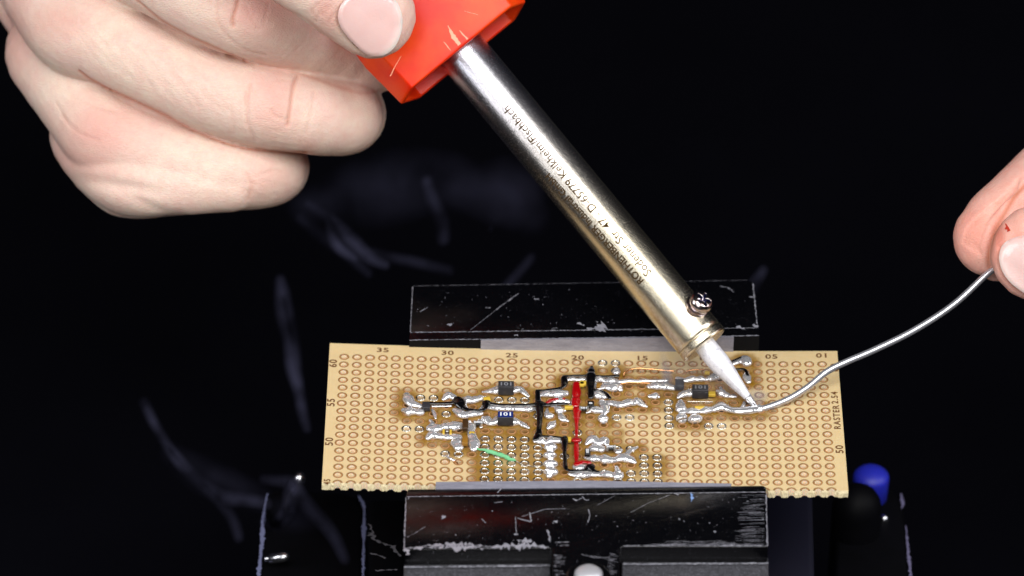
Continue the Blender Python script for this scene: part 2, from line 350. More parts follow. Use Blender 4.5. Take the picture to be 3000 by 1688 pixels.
for k in range(60):
    y = 1596 + rng.normal() * 5; x0 = 1900 + rng.random() * 250; 
    if y < 1601: jl([(x0, y), (x0 + 20 + rng.random() * 60, y - 2)], .7, rough=.2)
for k in range(55):
    s = (-1) ** k; x0 = (1622 if s > 0 else 1780) + rng.random() * 10; y = 1620 + rng.random() * 66; jl([(x0, y), (x0 + rng.random() * 30, y + 2)], .8, rough=.3)
for k in range(110):                            # tiny flecks
    x = 1195 + rng.random() * 1040; y = 1450 + rng.random() * 145; jl([(x, y), (x + rng.normal() * 3, y + rng.normal() * 2)], .4 + rng.random() ** 5 * 2.4, rough=.5)
jl([(1182, 1612), (1192, 1612), (1196, 1618), (1190, 1626)], [10, 14, 4], rough=.4)
jl([(1184, 1662), (1612, 1657)], 3, z=-.2, rough=.5); jl([(1824, 1653), (2252, 1650)], 3, z=-.2, rough=.5)
o = mk('scratch', mb.verts(), mb.f, M_chip, fj); setp(o, kind='stuff')
mb = MB(); jl([(2024, 1442), (2027, 1456), (2025, 1470)], [3, 7, 2]); mk('blue_scratch', mb.verts(), mb.f, simple('blue_grey_mark', (120, 150, 200), .4), fj)
mb = MB()
def bl_(pts, wd, rough=.35): strip(mb, [at(x, y, zb(x) + .006) for x, y in pts], [x / 150 for x in (wd if isinstance(wd, (list, tuple)) else [wd, wd])], rough)
def C6(l): return [(1150 + x / 2.24, 780 + y / 2.24) for x, y in l]
bl_([(1203, 974), (2219, 960.5)], 2.2, .5); bl_([(1209, 840), (1202, 973)], 1.6, .3); bl_([(2206, 830), (2219, 958)], 2.4, .5); bl_([(1212, 838), (2190, 821)], .6, .6)
bl_(C6([(355, 383), (390, 383)]), [7, 6]); bl_(C6([(1210, 378), (1260, 385)]), [9, 8], .6); bl_(C6([(1275, 405), (1330, 410), (1395, 385)]), [8, 22, 20], .5); bl_(C6([(825, 180), (700, 270), (510, 420)]), [2, 1.5, .6])
bl_(C6([(800, 452), (825, 455)]), 8, .4); bl_(C6([(1045, 408), (1080, 405)]), 3); bl_(C6([(230, 270), (180, 300)]), 1.4); bl_(C6([(2340, 200), (2380, 205)]), 4); bl_(C6([(2255, 400), (2310, 408)]), [8, 14, 8], .3); bl_(C6([(2370, 380), (2400, 400)]), 8, .4)
bl_(C6([(2150, 130), (2200, 140), (2240, 170)]), [1, 3, 1], .9); bl_(C6([(930, 215), (960, 215)]), 3, .9); bl_(C6([(610, 270), (640, 275)]), 4, .9)
for k in range(70):
    x = 1215 + rng.random() * 990; y = 845 + rng.random() ** .6 * 125; bl_([(x, y), (x + rng.normal() * 3, y + rng.normal() * 2)], .4 + rng.random() ** 3 * 1.6, .5)
bo = [o for o in vise.children if o.name.startswith('back_jaw')][0]
o = mk('scratch', mb.verts(), mb.f, M_chip, bo); setp(o, kind='stuff')
mb = MB(); strip(mb, [bv[3] + [0, -.004, .002], bv[2] + [0, -.004, .002]], [.014, .012, .02], .5)
o = mk('worn_edge', mb.verts(), mb.f, M_chip, vise); setp(o, kind='stuff')

# lower frame pieces of the vise, out of focus
def slab(name, pts, z, th, mat):
    v, f = prism([at(x, y, z) for x, y in pts][::-1], z - th); return bevel(mk(name, v, f, mat, vise), .12, 3)
fr = slab('side_plate', [(800, 1432), (1010, 1440), (1050, 1455), (1068, 1500), (1062, 1800), (752, 1800), (774, 1470)], -4.2, 1.5, M_lever)
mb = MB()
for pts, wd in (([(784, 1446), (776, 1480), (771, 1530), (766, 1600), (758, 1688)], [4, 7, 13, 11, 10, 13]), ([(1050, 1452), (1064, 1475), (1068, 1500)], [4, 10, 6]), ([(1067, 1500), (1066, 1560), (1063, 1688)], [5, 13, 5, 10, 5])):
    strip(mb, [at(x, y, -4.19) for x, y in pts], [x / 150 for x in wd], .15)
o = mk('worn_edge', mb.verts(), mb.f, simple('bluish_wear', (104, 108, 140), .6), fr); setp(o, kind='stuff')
rm = slab('middle_plate', [(1080, 1460), (1190, 1460), (1190, 1800), (1080, 1800)], -3.4, 1.2, M_lever)
mb = MB()
for pts, wd in (([(1090, 1560), (1100, 1585), (1150, 1600), (1172, 1630)], [16, 8, 6]), ([(1085, 1620), (1130, 1635)], [5, 4]), ([(1100, 1672), (1165, 1668)], [4, 5]), ([(1080, 1535), (1095, 1560)], [6, 8])):
    strip(mb, [at(x, y, -3.39) for x, y in pts], [x / 150 for x in wd], .4)
o = mk('worn_patch', mb.verts(), mb.f, simple('dull_wear', (92, 90, 96), .6), rm); setp(o, kind='stuff')
rr = slab('right_plate', [(2235, 1440), (2380, 1440), (2390, 1800), (2235, 1800)], -3.0, 1.2, simple('dark_blue_black', (14, 14, 30), .5))
v, f = lathe(at(878, 1404, -3.2), (.2, -.3, 1), [(-1, .14), (0, .14), (.09, .12), (.15, .06), (.16, .001)], 20); mk('clamp_bolt', v, f, M_bolt, vise, smooth=True)
v, f = lathe(at(830, 1632, -3.9), (1, -.1, .3), [(-.3, .07), (-.28, .1), (0, .1), (.1, .08), (.14, .001)], 16); mk('clamp_bolt', v, f, M_bolt, vise, smooth=True)
v, f = lathe(at(818, 1632, -3.9), (1, -.1, .3), [(-.3, .05), (-.28, .06), (0, .05), (.04, .001)], 16); mk('clamp_bolt', v, f, M_bolt, vise, smooth=True)
# lever with a blue end cap
z0 = -4.5
lev = slab('lever', [(2490, 1440), (2560, 1412), (2620, 1430), (2645, 1480), (2656, 1560), (2672, 1800), (2440, 1800), (2450, 1480)], z0, 1.6, M_lever)
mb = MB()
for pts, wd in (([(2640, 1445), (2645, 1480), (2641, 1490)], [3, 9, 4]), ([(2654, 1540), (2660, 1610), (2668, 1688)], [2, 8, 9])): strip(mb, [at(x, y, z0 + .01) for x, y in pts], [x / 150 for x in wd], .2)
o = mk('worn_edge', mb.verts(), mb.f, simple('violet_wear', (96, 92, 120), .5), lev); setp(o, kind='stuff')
lc = at(2552, 1400, -4.0); v, f = lathe(lc - np.array([0, 0, .9]), (0, 0, 1), [(0, .34)] + [(.9 + .37 * math.sin(a) * .6, .37 * math.cos(a)) for a in np.linspace(0, 1.55, 12)], 32); mk('lever_cap', v, f, M_bcap, vise, smooth=True)
pc_ = at(2510, 1486, -3.9); v, f = tube([pc_ - np.array([0, .0, 2.2]), pc_ - np.array([0, 0, 1.]), pc_], .50, 28, ref=(1, 0, 0)); mk('lever_post', v, f, M_lever, vise, smooth=True)
v, f = lathe(at(2590, 1522, z0), (0, -.3, 1), [(0, .09), (.05, .09), (.1, .05), (.11, .001)], 20); mk('lever_rivet', v, f, M_bolt, vise, smooth=True)

# ------------------------------------------------------------------ solder and trace data (pixels of two enlargements -> board)
SA = [[(825,560,22),(838,600,32),(870,640,30),(950,662,18)],[(798,700,20),(850,715,34),(900,716,27),(945,722,25)],[(1165,592,15),(1210,565,27),(1260,578,20),(1290,590,13)],
 [(1340,590,16),(1380,600,30),(1430,605,26),(1490,590,28),(1540,575,16)],[(1352,615,9),(1380,672,9),(1440,697,9),(1500,682,9),(1540,640,8)],[(1270,695,16),(1310,722,30),(1345,745,28),(1400,735,26),(1450,728,30),(1505,722,20)],
 [(1590,665,20),(1650,670,28),(1700,676,23),(1750,675,28),(1810,678,22),(1850,677,28),(1905,682,24),(1950,682,26),(2005,676,16)],[(1060,657,10),(1150,655,8),(1232,652,8)],
 [(1525,520,7),(1580,518,18),(1630,515,26),(1668,510,34)],[(1812,512,26),(1865,503,26),(1900,522,22),(1948,558,10)],[(1530,758,12),(1558,788,32),(1600,812,26),(1668,795,34)],[(1808,800,32),(1870,808,18),(1900,826,18),(1948,848,9)],
 [(1040,785,9),(1062,822,13),(1035,868,22),(1100,870,32),(1150,856,26),(1200,852,30),(1260,852,34),(1332,842,22)],[(1022,952,16),(1062,935,30),(1150,942,24),(1200,946,28),(1245,945,24),(1300,952,26)],
 [(1300,965,26),(1288,1010,36),(1300,1042,36)],[(1405,800,14),(1415,850,30),(1420,900,22),(1432,958,30),(1442,1015,38),(1440,1050,22)],[(1060,690,8),(1080,728,11),(1090,768,7)],
 [(2150,1005,10),(2152,1045,40),(2150,1082,18),(2150,1118,38),(2155,1138,18)],[(2150,1172,18),(2150,1200,40),(2150,1232,22),(2155,1270,42),(2142,1292,20)],
 [(2015,975,20),(2070,975,30),(2110,985,20),(2160,975,32),(2232,972,26)],[(2060,548,18),(2120,542,28),(2160,545,22),(2210,540,30),(2292,537,22)],[(2188,612,18),(2220,600,28),(2262,606,24),(2322,612,16)],
 [(2290,408,12),(2350,402,17),(2400,405,13),(2440,402,17),(2490,402,12)],[(2132,690,20),(2140,742,28)],[(2182,670,20),(2230,692,32),(2272,690,18)],[(2240,720,16),(2262,768,26),(2312,786,9)],[(2190,790,10),(2162,830,27),(2132,852,13)],
 [(2382,1215,18),(2420,1222,27),(2472,1210,18)],[(2330,1275,13),(2390,1290,23),(2425,1288,18),(2462,1288,27),(2522,1282,20)],[(2350,665,22),(2400,675,14)],[(1500,795,18),(1510,845,10)]]
SB = [[(410,372,18),(450,370,26),(482,377,16)],[(500,382,16),(560,380,22),(592,372,12)],[(615,387,13),(700,380,16),(760,383,13),(830,379,15),(900,381,12),(1010,378,15)],[(490,420,20),(540,440,30),(600,440,32),(622,452,18)],
 [(400,402,12),(440,440,24),(472,440,14)],[(390,492,13),(430,500,28),(492,512,20)],[(470,562,20),(490,590,28),(490,640,22),(480,662,12)],[(500,552,9),(560,570,18),(620,582,22),(690,568,30),(730,572,20),(762,558,26),(800,577,20),(842,592,8)],
 [(340,642,8),(390,630,24),(440,632,27),(502,636,18)],[(478,700,28),(482,712,28)],[(870,430,20),(930,430,30),(1000,432,30),(1062,442,18)],[(1100,362,12),(1160,382,18),(1230,372,22),(1260,372,16),(1300,370,22),(1335,372,15),(1380,366,24),(1442,350,26)],
 [(1380,350,10),(1430,332,20),(1452,352,20)],[(1108,520,10),(1150,500,28),(1212,488,26)],[(1440,470,12),(1472,490,28),(1520,510,18),(1582,516,9)],[(1462,440,7),(1480,480,14)],[(1130,562,20),(1130,612,30),(1142,650,22)],
 [(1165,640,18),(1240,642,28),(1290,640,20),(1340,634,28),(1400,626,24),(1470,610,34),(1540,632,24),(1620,642,24),(1720,636,24),(1785,632,22)],[(1460,575,6),(1472,602,16)],[(1622,630,10),(1652,598,11),(1662,565,8)],
 [(1141,706,32),(1143,709,32)],[(1251,712,37),(1253,716,37)],[(340,905,12),(388,880,30),(440,902,24),(492,888,26),(512,912,12)],[(350,960,10),(400,950,24),(462,955,22)],[(580,958,12),(602,975,20),(622,962,14)],
 [(330,1020,12),(400,1036,27),(440,1035,22),(490,1042,30),(560,1046,20),(640,1030,28),(700,1042,26),(742,1062,12)],[(660,1020,14),(702,970,17),(762,935,9)],[(440,1170,12),(500,1165,27),(560,1172,22),(610,1182,30),(632,1158,16)],
 [(590,1100,10),(602,1142,17)],[(200,1160,10),(262,1160,20),(330,1162,22),(422,1166,20)],[(1570,242,12),(1620,226,18),(1662,215,28),(1682,242,28)],[(1682,318,14),(1682,360,25),(1697,395,14)],[(592,283,14),(594,287,14)],[(590,310,22),(592,314,22)],
 [(1735,612,14),(1785,622,26),(1820,616,20)],[(870,510,13),(920,512,22),(940,514,12)]]
KA = [[(1040,640,13),(1150,640,12),(1240,635,15),(1290,612,28),(1312,642,38),(1350,682,15),(1450,702,12),(1540,692,12),(1562,640,26),(1600,642,15),(1700,650,9),(1850,650,9),(1990,645,13),(2040,640,28),(2120,645,11),(2200,640,13),(2302,635,9)],
 [(2030,522,15),(2035,600,18),(2050,680,24),(2050,780,20),(2045,862,15),(2040,930,24),(2010,962,16)],[(2030,520,14),(2150,508,6),(2250,490,7),(2280,452,22),(2280,392,18),(2350,378,7),(2470,375,9),(2512,350,12)],
 [(2040,940,18),(2130,940,9),(2250,950,9),(2280,962,24),(2280,1050,15),(2285,1150,13),(2290,1222,13),(2320,1250,9),(2400,1255,7),(2502,1245,8)]]
KB = [[(382,272,8),(378,322,24),(375,372,26),(375,440,20),(375,522,16)],[(380,345,9),(500,350,7),(602,345,6)],[(380,470,16),(440,470,9),(500,490,9),(532,532,12)],[(330,1132,10),(370,1110,26),(390,1132,16),(422,1147,8)],[(440,1150,5),(340,1138,6),(200,1142,7)],[(1562,228,4),(1660,195,6),(1692,242,5)],[(1560,300,4),(1660,300,7),(1690,350,5)]]
RA = [[(2390,450,24),(2390,520,28),(2390,582,24)],[(2385,602,32),(2385,642,28)],[(2395,690,30),(2395,762,26),(2393,782,16),(2393,880,11),(2390,932,13)],[(2384,966,36),(2386,974,36)],[(2390,1000,16),(2390,1080,18),(2392,1150,15),(2395,1187,20)],[(2400,1187,20),(2450,1167,14),(2512,1172,10)],[(2120,620,8),(2180,590,12),(2272,585,8)]]
CB = [[(650,322,7),(700,295,8),(760,285,8),(860,290,8),(960,298,8),(1072,305,7)],[(1170,300,7),(1300,298,7),(1322,296,5)],[(620,410,8),(700,405,8),(862,405,7)]]
def topath(l, T, sc, z=.03, k=1.55): return [(*at(*T(p), z)[:2], p[2] / sc / 150 * k) for p in l]
TR = [('solder_joint', topath(l, A, 3.15), M_solder) for l in SA] + [('solder_joint', topath(l, B, 2.862), M_solder) for l in SB] \
   + [('black_track_reflection', topath(l, A, 3.15, .07, 1.5), M_blk) for l in KA] + [('black_track_reflection', topath(l, B, 2.862, .07, 1.5), M_blk) for l in KB] + [('red_track', topath(l, A, 3.15, .08, 1.3), M_red) for l in RA]  # black tubes: tracks, and dark reflections along solder edges drawn as shapes
fluxpts = np.array([p for n, l, m in TR for p in catmull([q for q in l], 5)])

# ------------------------------------------------------------------ circuit board
board = thing('circuit_board', 'tan perforated prototype board with copper rings, solder tracks and tiny components', 'circuit board', (0, 0, 0))
PITCH = .254; TH = .16; RH = .058
colx = lambda c: (19.5 - c) * PITCH
rowy = lambda r: (r - 53.5) * PITCH
mb = MB(); MI = []
K = 16; ang = [2 * math.pi * (i / K) for i in range(K)]
def sq(a, h):                                    # point on the square outline in direction a
    c, s = math.cos(a), math.sin(a); k = h / max(abs(c), abs(s)); return c * k, s * k
for c in range(1, 39):
    for r in range(46, 62):
        x, y = colx(c), rowy(r); top = []; 
        for a in ang:
            ox, oy = sq(a, PITCH / 2); top.append((x + ox, y + oy, 0))
        for rr_ in (.085, RH): top += [(x + rr_ * math.cos(a), y + rr_ * math.sin(a), 0) for a in ang]
        top += [(x + RH * math.cos(a), y + RH * math.sin(a), -TH) for a in ang]
        f = [(j * K + i, j * K + (i + 1) % K, (j + 1) * K + (i + 1) % K, (j + 1) * K + i) for j in range(3) for i in range(K)]
        mb.add(top, f); MI += [0] * (2 * K) + [2] * K
yc0 = rowy(45); fy = []
halfa = [math.pi * i / 8 for i in range(9)]
for c in range(1, 39):                           # the broken row: half holes along the front edge
    x = colx(c); cut = yc0 + .010 - .012 * (vnoise(np.array([[c * .7, 0, 0]]), 1)[0]); h = PITCH / 2
    o1 = [(x + h, cut), (x + h, yc0 + h * .6), (x + h, yc0 + h), (x + h * .5, yc0 + h), (x, yc0 + h), (x - h * .5, yc0 + h), (x - h, yc0 + h), (x - h, yc0 + h * .6), (x - h, cut)]
    i1 = [(x + RH, cut)] + [(x + RH * math.cos(a), yc0 + RH * math.sin(a)) for a in halfa[1:-1]] + [(x - RH, cut)]
    v = [(a, b, 0) for a, b in o1] + [(a, b, 0) for a, b in i1] + [(a, b, -TH) for a, b in i1]
    f = [(i, i + 1, 9 + i + 1, 9 + i) for i in range(8)] + [(9 + i, 10 + i, 19 + i, 18 + i) for i in range(8)]
    mb.add(v, f); MI += [0] * 8 + [2] * 8
    for s in (-1, 1):                            # jagged wall of the break, in strips
        xs = np.linspace(x + s * RH, x + s * h, 5); rows = []
        for zz in (0, -.05, -.1, -TH):
            rows.append([(xx, cut - (0 if zz == 0 else .004 + .016 * rng.random()) * (0 if k in (0,) else 1), zz + (rng.normal() * .003 if zz == -TH else 0)) for k, xx in enumerate(xs)])
        v = [p for rw in rows for p in rw]; f = [(j * 5 + i, j * 5 + i + 1, (j + 1) * 5 + i + 1, (j + 1) * 5 + i)[::s] for j in range(3) for i in range(4)]
        mb.add(v, f); MI += [1] * 12
    fy.append(cut)
def quadstrip(x0, x1, y0, y1, nx, ny):
    xs = np.linspace(x0, x1, nx + 1); ys = np.linspace(y0, y1, ny + 1); v = [(a, b, 0) for b in ys for a in xs]
    f = [(j * (nx + 1) + i, j * (nx + 1) + i + 1, (j + 1) * (nx + 1) + i + 1, (j + 1) * (nx + 1) + i) for j in range(ny) for i in range(nx)]
    mb.add(v, f); MI.extend([0] * len(f))
XL, XR, YT = -4.995, 5.015, 2.35; gx = colx(38) - PITCH / 2; gX = colx(1) + PITCH / 2; gY = rowy(61) + PITCH / 2; yb = yc0 + .0
quadstrip(XL, gx, yb, gY, 2, 17); quadstrip(gX, XR, yb, gY, 2, 17); quadstrip(XL, gx, gY, YT, 2, 2); quadstrip(gx, gX, gY, YT, 76, 2); quadstrip(gX, XR, gY, YT, 2, 2)
xs = np.linspace(XL, XR, 60)                     # outer walls and underside
ring_ = [(x, YT) for x in xs[::-1]] + [(XL, yb)] + []
v = [(x, y, 0) for x, y in ring_] + [(x, y, -TH) for x, y in ring_]; n = len(ring_)
mb.add(v, [(i, i + n, i + 1 + n, i + 1) for i in range(n - 1)]); MI += [1] * (n - 1)
for x0, x1 in ((XL, gx), (gX, XR)):
    xs2 = np.linspace(x0, x1, 4); v = [(x, yb - (.0 if k == 0 else rng.random() * .02), z) for k, z in enumerate((0, -.06, -TH)) for x in xs2]
    mb.add(v, [(j * 4 + i, j * 4 + i + 1, (j + 1) * 4 + i + 1, (j + 1) * 4 + i)[::-1] for j in range(2) for i in range(3)]); MI += [1] * 6
mb.add([(XR, yb, 0), (XR, YT, 0), (XR, YT, -TH), (XR, yb, -TH)], [(0, 3, 2, 1)]); MI += [1]
V = mb.verts(); V[:, 2] += sag(V[:, 0])
lam = mk('laminate', V, mb.f, [M_board, M_edge, M_hole], board, mi=MI)
d = np.full(len(V), 9.0)
for i in range(0, len(V), 4000):
    q = V[i:i + 4000, None, :2] - fluxpts[None, :, :2]; d[i:i + 4000] = (np.sqrt((q ** 2).sum(-1)) - fluxpts[None, :, 2]).min(1)
flux = np.exp(-(np.clip(d, 0, 9) / .19) ** 2) * .97
def zone(px0, py0, px1, py1, V, soft=.15):
    a = at(px0, py1); b = at(px1, py0); dx = np.maximum(np.maximum(a[0] - V[:, 0], V[:, 0] - b[0]), 0); dy = np.maximum(np.maximum(a[1] - V[:, 1], V[:, 1] - b[1]), 0)
    return np.exp(-(dx ** 2 + dy ** 2) / soft ** 2)
Z = [((*A((1480, 870)), *A((2100, 1360))), .95), ((*A((2100, 880)), *B((600, 1230))), .7), ((*B((620, 1030)), *B((975, 1225))), .85), ((*A((1100, 660)), *A((2330, 760))), .9), ((*A((2250, 380)), *B((300, 700))), .6), ((*B((380, 300)), *B((1060, 620))), .45), ((*B((1120, 460)), *B((1600, 680))), .6), ((*A((1400, 600)), *A((2000, 640))), .6)]
blot = .78 + .38 * vnoise(V, .45, 4) + .2 * vnoise(V, .2, 8)
for zz, k in Z: flux = np.maximum(flux, np.clip(k * zone(*zz, V, .1 if 'x' == 'y' else .17) * blot, 0, 1))
at_ = lam.data.attributes.new('flux', 'FLOAT', 'POINT'); at_.data.foreach_set('value', flux.astype(np.float32))
def fluxat(x, y): 
    return float(np.sqrt(((fluxpts[:, :2] - (x, y)) ** 2).sum(1)).min())
# rings
def ringmesh(name, ri, ro, h, mats, n=18, a0=0, a1=2 * math.pi):
    full = a1 - a0 > 6.2; m = n if full else n + 1; aa = [a0 + (a1 - a0) * i / n for i in range(m)]
    pr = [(ri, 0), (ri + .006, h), (ri + .03, h * 1.25), (ro - .02, h * 1.1), (ro, 0)]
    v = [(r * math.cos(a), r * math.sin(a), z) for r, z in pr for a in aa]; f = []; mi = []
    for j in range(4):
        for i in range(n): f.append((j * m + i, j * m + (i + 1) % m, (j + 1) * m + (i + 1) % m, (j + 1) * m + i)[::-1]); mi.append(1 if j in (0, 3) and len(mats) > 1 else 0)
    me = bpy.data.meshes.new(name); me.from_pydata(v, [], f)
    for q in mats: me.materials.append(q)
    me.polygons.foreach_set('material_index', mi); me.polygons.foreach_set('use_smooth', [True] * len(f)); return me
R1 = ringmesh('copper_ring', .061, .099, .006, [M_copper, M_ringdark])
R1h = ringmesh('copper_ring', .061, .099, .006, [M_copper, M_ringdark], 10, 0, math.pi)
R2 = ringmesh('tinned_ring', .061, .098, .013, [M_tin])
R2h = ringmesh('tinned_ring', .061, .098, .013, [M_tin], 10, 0, math.pi)
sp = [(c, r) for r in range(45, 62) for c in range(1, 39)]
tinned = set()
for c in range(23, 28):
    for r in range(45, 52): tinned.add((c, r))
for c, r in ((20, 47), (19, 47), (18, 47), (17, 46), (16, 46), (15, 46), (14, 46), (15, 47), (14, 47), (16, 47), (14, 48), (15, 48), (15, 49), (14, 49), (16, 50), (17, 50), (12, 55), (13, 55), (13, 56), (13, 53), (16, 54), (17, 54), (9, 53), (10, 53), (13, 54), (19, 45), (18, 45), (16, 45), (31, 56), (32, 56), (30, 54), (33, 52), (32, 52), (30, 49), (29, 49), (25, 56), (26, 56), (24, 56), (23, 54), (20, 52), (20, 51), (21, 49), (28, 51), (23, 50), (18, 61), (17, 61), (17, 60), (27, 45), (25, 45), (22, 45), (20, 46)): tinned.add((c, r))
vis = [(c, r) for c, r in sp if not (r == 45 and 8 < c < 30)]
far = MB(); k = 0
for c, r in vis:
    x, y = colx(c), rowy(r); tin = (c, r) in tinned; me = (R2h if tin else R1h) if r == 45 else (R2 if tin else R1)
    if k < 300: o = inst('tinned_ring' if tin else 'copper_ring', me, board, (x, y, sag(x) + .001)); 
    else:
        if tin: inst('tinned_ring', me, board, (x, y, sag(x) + .001)); continue
        vv = np.array([q.co for q in me.vertices]) + (x, y, sag(x) + .001); far.add(vv, [tuple(p.vertices) for p in me.polygons])
    k += 1
mi = [p.material_index for p in R1.polygons] * (len(far.f) // len(R1.polygons))
o = mk('far_copper_rings', far.verts(), far.f, [M_copper, M_ringdark], board, smooth=True, mi=mi); setp(o, kind='stuff')

# printed lettering
def textmesh(s, size, sx=1.0, cuts=0, space=1.0, offset=0.0):
    cu = bpy.data.curves.new('text', 'FONT'); cu.body = s; cu.size = size; cu.align_x = 'CENTER'; cu.align_y = 'CENTER'; cu.space_character = space; cu.offset = offset; cu.resolution_u = 3
    ob = bpy.data.objects.new('text', cu); COL.objects.link(ob); dg = bpy.context.evaluated_depsgraph_get(); me = bpy.data.meshes.new_from_object(ob.evaluated_get(dg)); bpy.data.objects.remove(ob)
    bm = bmesh.new(); bm.from_mesh(me); bmesh.ops.triangulate(bm, faces=bm.faces)
    if cuts:
        for _ in range(cuts):
            e = [x for x in bm.edges if x.calc_length() > size * .12]; bmesh.ops.subdivide_edges(bm, edges=e, cuts=1); bmesh.ops.triangulate(bm, faces=bm.faces)
    V = np.array([q.co[:] for q in bm.verts]); V[:, 0] *= sx; Fs = [tuple(x.index for x in f_.verts) for f_ in bm.faces]; bm.free(); return V, Fs
def boardtext(s, px, py, size, rot=0, sx=1.2, name='board_marking', mat=M_print, z=.004, parent=board, sp_=1.1, off=.004):
    V, Fs = textmesh(s, size, sx, 0, sp_, off); c = at(px, py, 0); ca, sa = math.cos(rot), math.sin(rot)
    W = np.stack([c[0] + V[:, 0] * ca - V[:, 1] * sa, c[1] + V[:, 0] * sa + V[:, 1] * ca, 0 * V[:, 0]], 1); W[:, 2] = sag(W[:, 0]) + z
    mk(name, W, Fs, mat, parent)
for s, q in (('35', A((603, 150))), ('30', A((1200, 168))), ('25', A((1795, 186))), ('20', B((265, 187))), ('15', B((803, 193))), ('10', B((1325, 196))), ('05', B((1890, 190))), ('01', B((2315, 188)))): boardtext(s, *q, .20)
for s, q, w_ in (('60', A((148, 280)), .19), ('55', A((128, 640)), .19), ('50', A((112, 1002)), .19), ('60', B((2420, 290)), .19), ('50', B((2462, 975)), .19)): boardtext(s, *q, .21, math.pi / 2, 1.2)
boardtext('RASTER', *B((2438, 706)), .178, math.pi / 2, 1.12, sp_=1.18); boardtext('2.54', *B((2421, 542)), .178, math.pi / 2, 1.12, sp_=1.18); boardtext('45', *A((92, 1372)), .17, math.pi / 2, 1.0)

# solder joints, tracks, wires
M_sl = {M_solder: .68, M_blk: .45, M_red: .5}
cnt = 0
for name, l, mat in TR:
    cnt += 1; P = catmull([(x, y, r) for x, y, r in l], 9); s = np.arange(len(P))
    r = np.clip(P[:, 2], .012 if mat is M_solder else .034, 1); nz = vnoise(np.stack([s * .05, s * 0 + cnt, s * 0], 1), .22, 3) * .14 + 1
    r = r * nz; z0 = .015 if mat is M_solder else .085 if mat is M_blk else .075
    path = np.stack([P[:, 0], P[:, 1], sag(P[:, 0]) + z0 + (r * .3 if mat is M_solder else r * .25)], 1)
    v, f = tube(path, r, 14, rz=r * M_sl[mat])
    vn = vnoise(v, .2, cnt) * .014
    c = v.copy(); 
    from_axis = v - path[np.abs(v[:, None, :2] - path[None, :, :2]).sum(-1).argmin(1)]; ln = np.linalg.norm(from_axis, axis=1)[:, None] + 1e-6
    v = v + from_axis / ln * (vn * np.clip(ln[:, 0] / .1, .2, 1.3))[:, None]
    mk(name, v, f, mat, board, smooth=True)
for l in CB:
    P = catmull([(*at(*B(p), .09)[:2], p[2] / 2.862 / 150) for p in l], 8); hz = .10 + .02 * np.sin(np.linspace(0, 3, len(P)))
    hz[0] = .03
    v, f = tube(np.stack([P[:, 0], P[:, 1], sag(P[:, 0]) + hz], 1), P[:, 2], 10); mk('copper_wire', v, f, M_cu, board, smooth=True)
gw = [(1460,1045,5),(1510,1060,8),(1570,1075,17),(1650,1098,18),(1740,1128,18),(1800,1150,11),(1830,1152,5)]
P = catmull([(*at(*A(p), .05)[:2], p[2] / 3.15 / 150) for p in gw], 6); v, f = tube(np.stack([P[:, 0], P[:, 1], sag(P[:, 0]) + .05 + P[:, 2] * .4], 1), P[:, 2], 9); v = v + vnoise(v, .05)[:, None] * .012; mk('green_wire', v, f, M_grn, board)
gw = [(1825,1150,4),(1900,1188,4),(2000,1206,4),(2110,1250,4)]
P = catmull([(*at(*A(p), .04)[:2], p[2] / 3.15 / 150) for p in gw], 8); v, f = tube(np.stack([P[:, 0], P[:, 1], sag(P[:, 0]) + .03 + 0 * P[:, 2]], 1), P[:, 2], 8); mk('bare_wire', v, f, M_tin, board, smooth=True)
# loose offcut on the board
gw = [(1180,1112,7),(1225,1138,13),(1262,1156,12)]; P = catmull([(*at(*A(p), .04)[:2], p[2] / 3.15 / 150) for p in gw], 6)
off = thing('wire_offcut', 'short loose bit of silver wire with a copper end on the board', 'wire offcut', at(*A((1225, 1138))))
v, f = tube(np.stack([P[:, 0], P[:, 1], sag(P[:, 0]) + .035 + 0 * P[:, 2]], 1), P[:, 2], 9); mk('tinned_end', v, f, M_solder, off, smooth=True)
gw = [(1262,1158,9),(1285,1172,8),(1300,1188,5)]; P = catmull([(*at(*A(p), .04)[:2], p[2] / 3.15 / 150) for p in gw], 6); v, f = tube(np.stack([P[:, 0], P[:, 1], sag(P[:, 0]) + .03 + 0 * P[:, 2]], 1), P[:, 2], 9); mk('copper_end', v, f, M_cu, off, smooth=True)

# components
def comp(name, px, py, zt_, w_, d_, h_, mat, rot=0., text=None, tm=M_white, ends=None, trot=0., tsz=.12, lab=None, topmat=None):
    """px,py: centre of the top face in the photograph, zt_: height of the top"""
    c = at(px, py, zt_); ax = [(math.cos(rot), math.sin(rot), 0), (-math.sin(rot), math.cos(rot), 0), (0, 0, 1)]
    v, f = box((c[0], c[1], zt_ - h_ / 2), (w_, d_, h_), ax); o = mk(name, v, f, mat, board); bevel(o, .008, 2)
    if lab: o['label'] = lab
    if ends:
        for s in (-1, 1):
            v, f = box(np.array([c[0], c[1], zt_ - h_ / 2 + .002]) + np.array(ax[0]) * s * (w_ / 2 - .012), (.04, d_ + .008, h_ + .006), ax); mk('end_cap', v, f, ends, o)
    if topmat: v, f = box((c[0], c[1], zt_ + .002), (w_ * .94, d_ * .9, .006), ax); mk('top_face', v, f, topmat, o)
    if text:
        V, Fs = textmesh(text, tsz, 1.15, 0, 1.05, .004); a = rot + trot; W = np.stack([c[0] + V[:, 0] * math.cos(a) - V[:, 1] * math.sin(a), c[1] + V[:, 0] * math.sin(a) + V[:, 1] * math.cos(a), np.full(len(V), zt_ + .0065)], 1); mk('printed_code', W, Fs, tm, o)
    return o
comp('inductor', *A((1741, 456)), .22, .305, .20, .20, M_comp, text='101', tm=M_gprint, trot=math.pi, tsz=.15, lab='inductor with its code upside down')
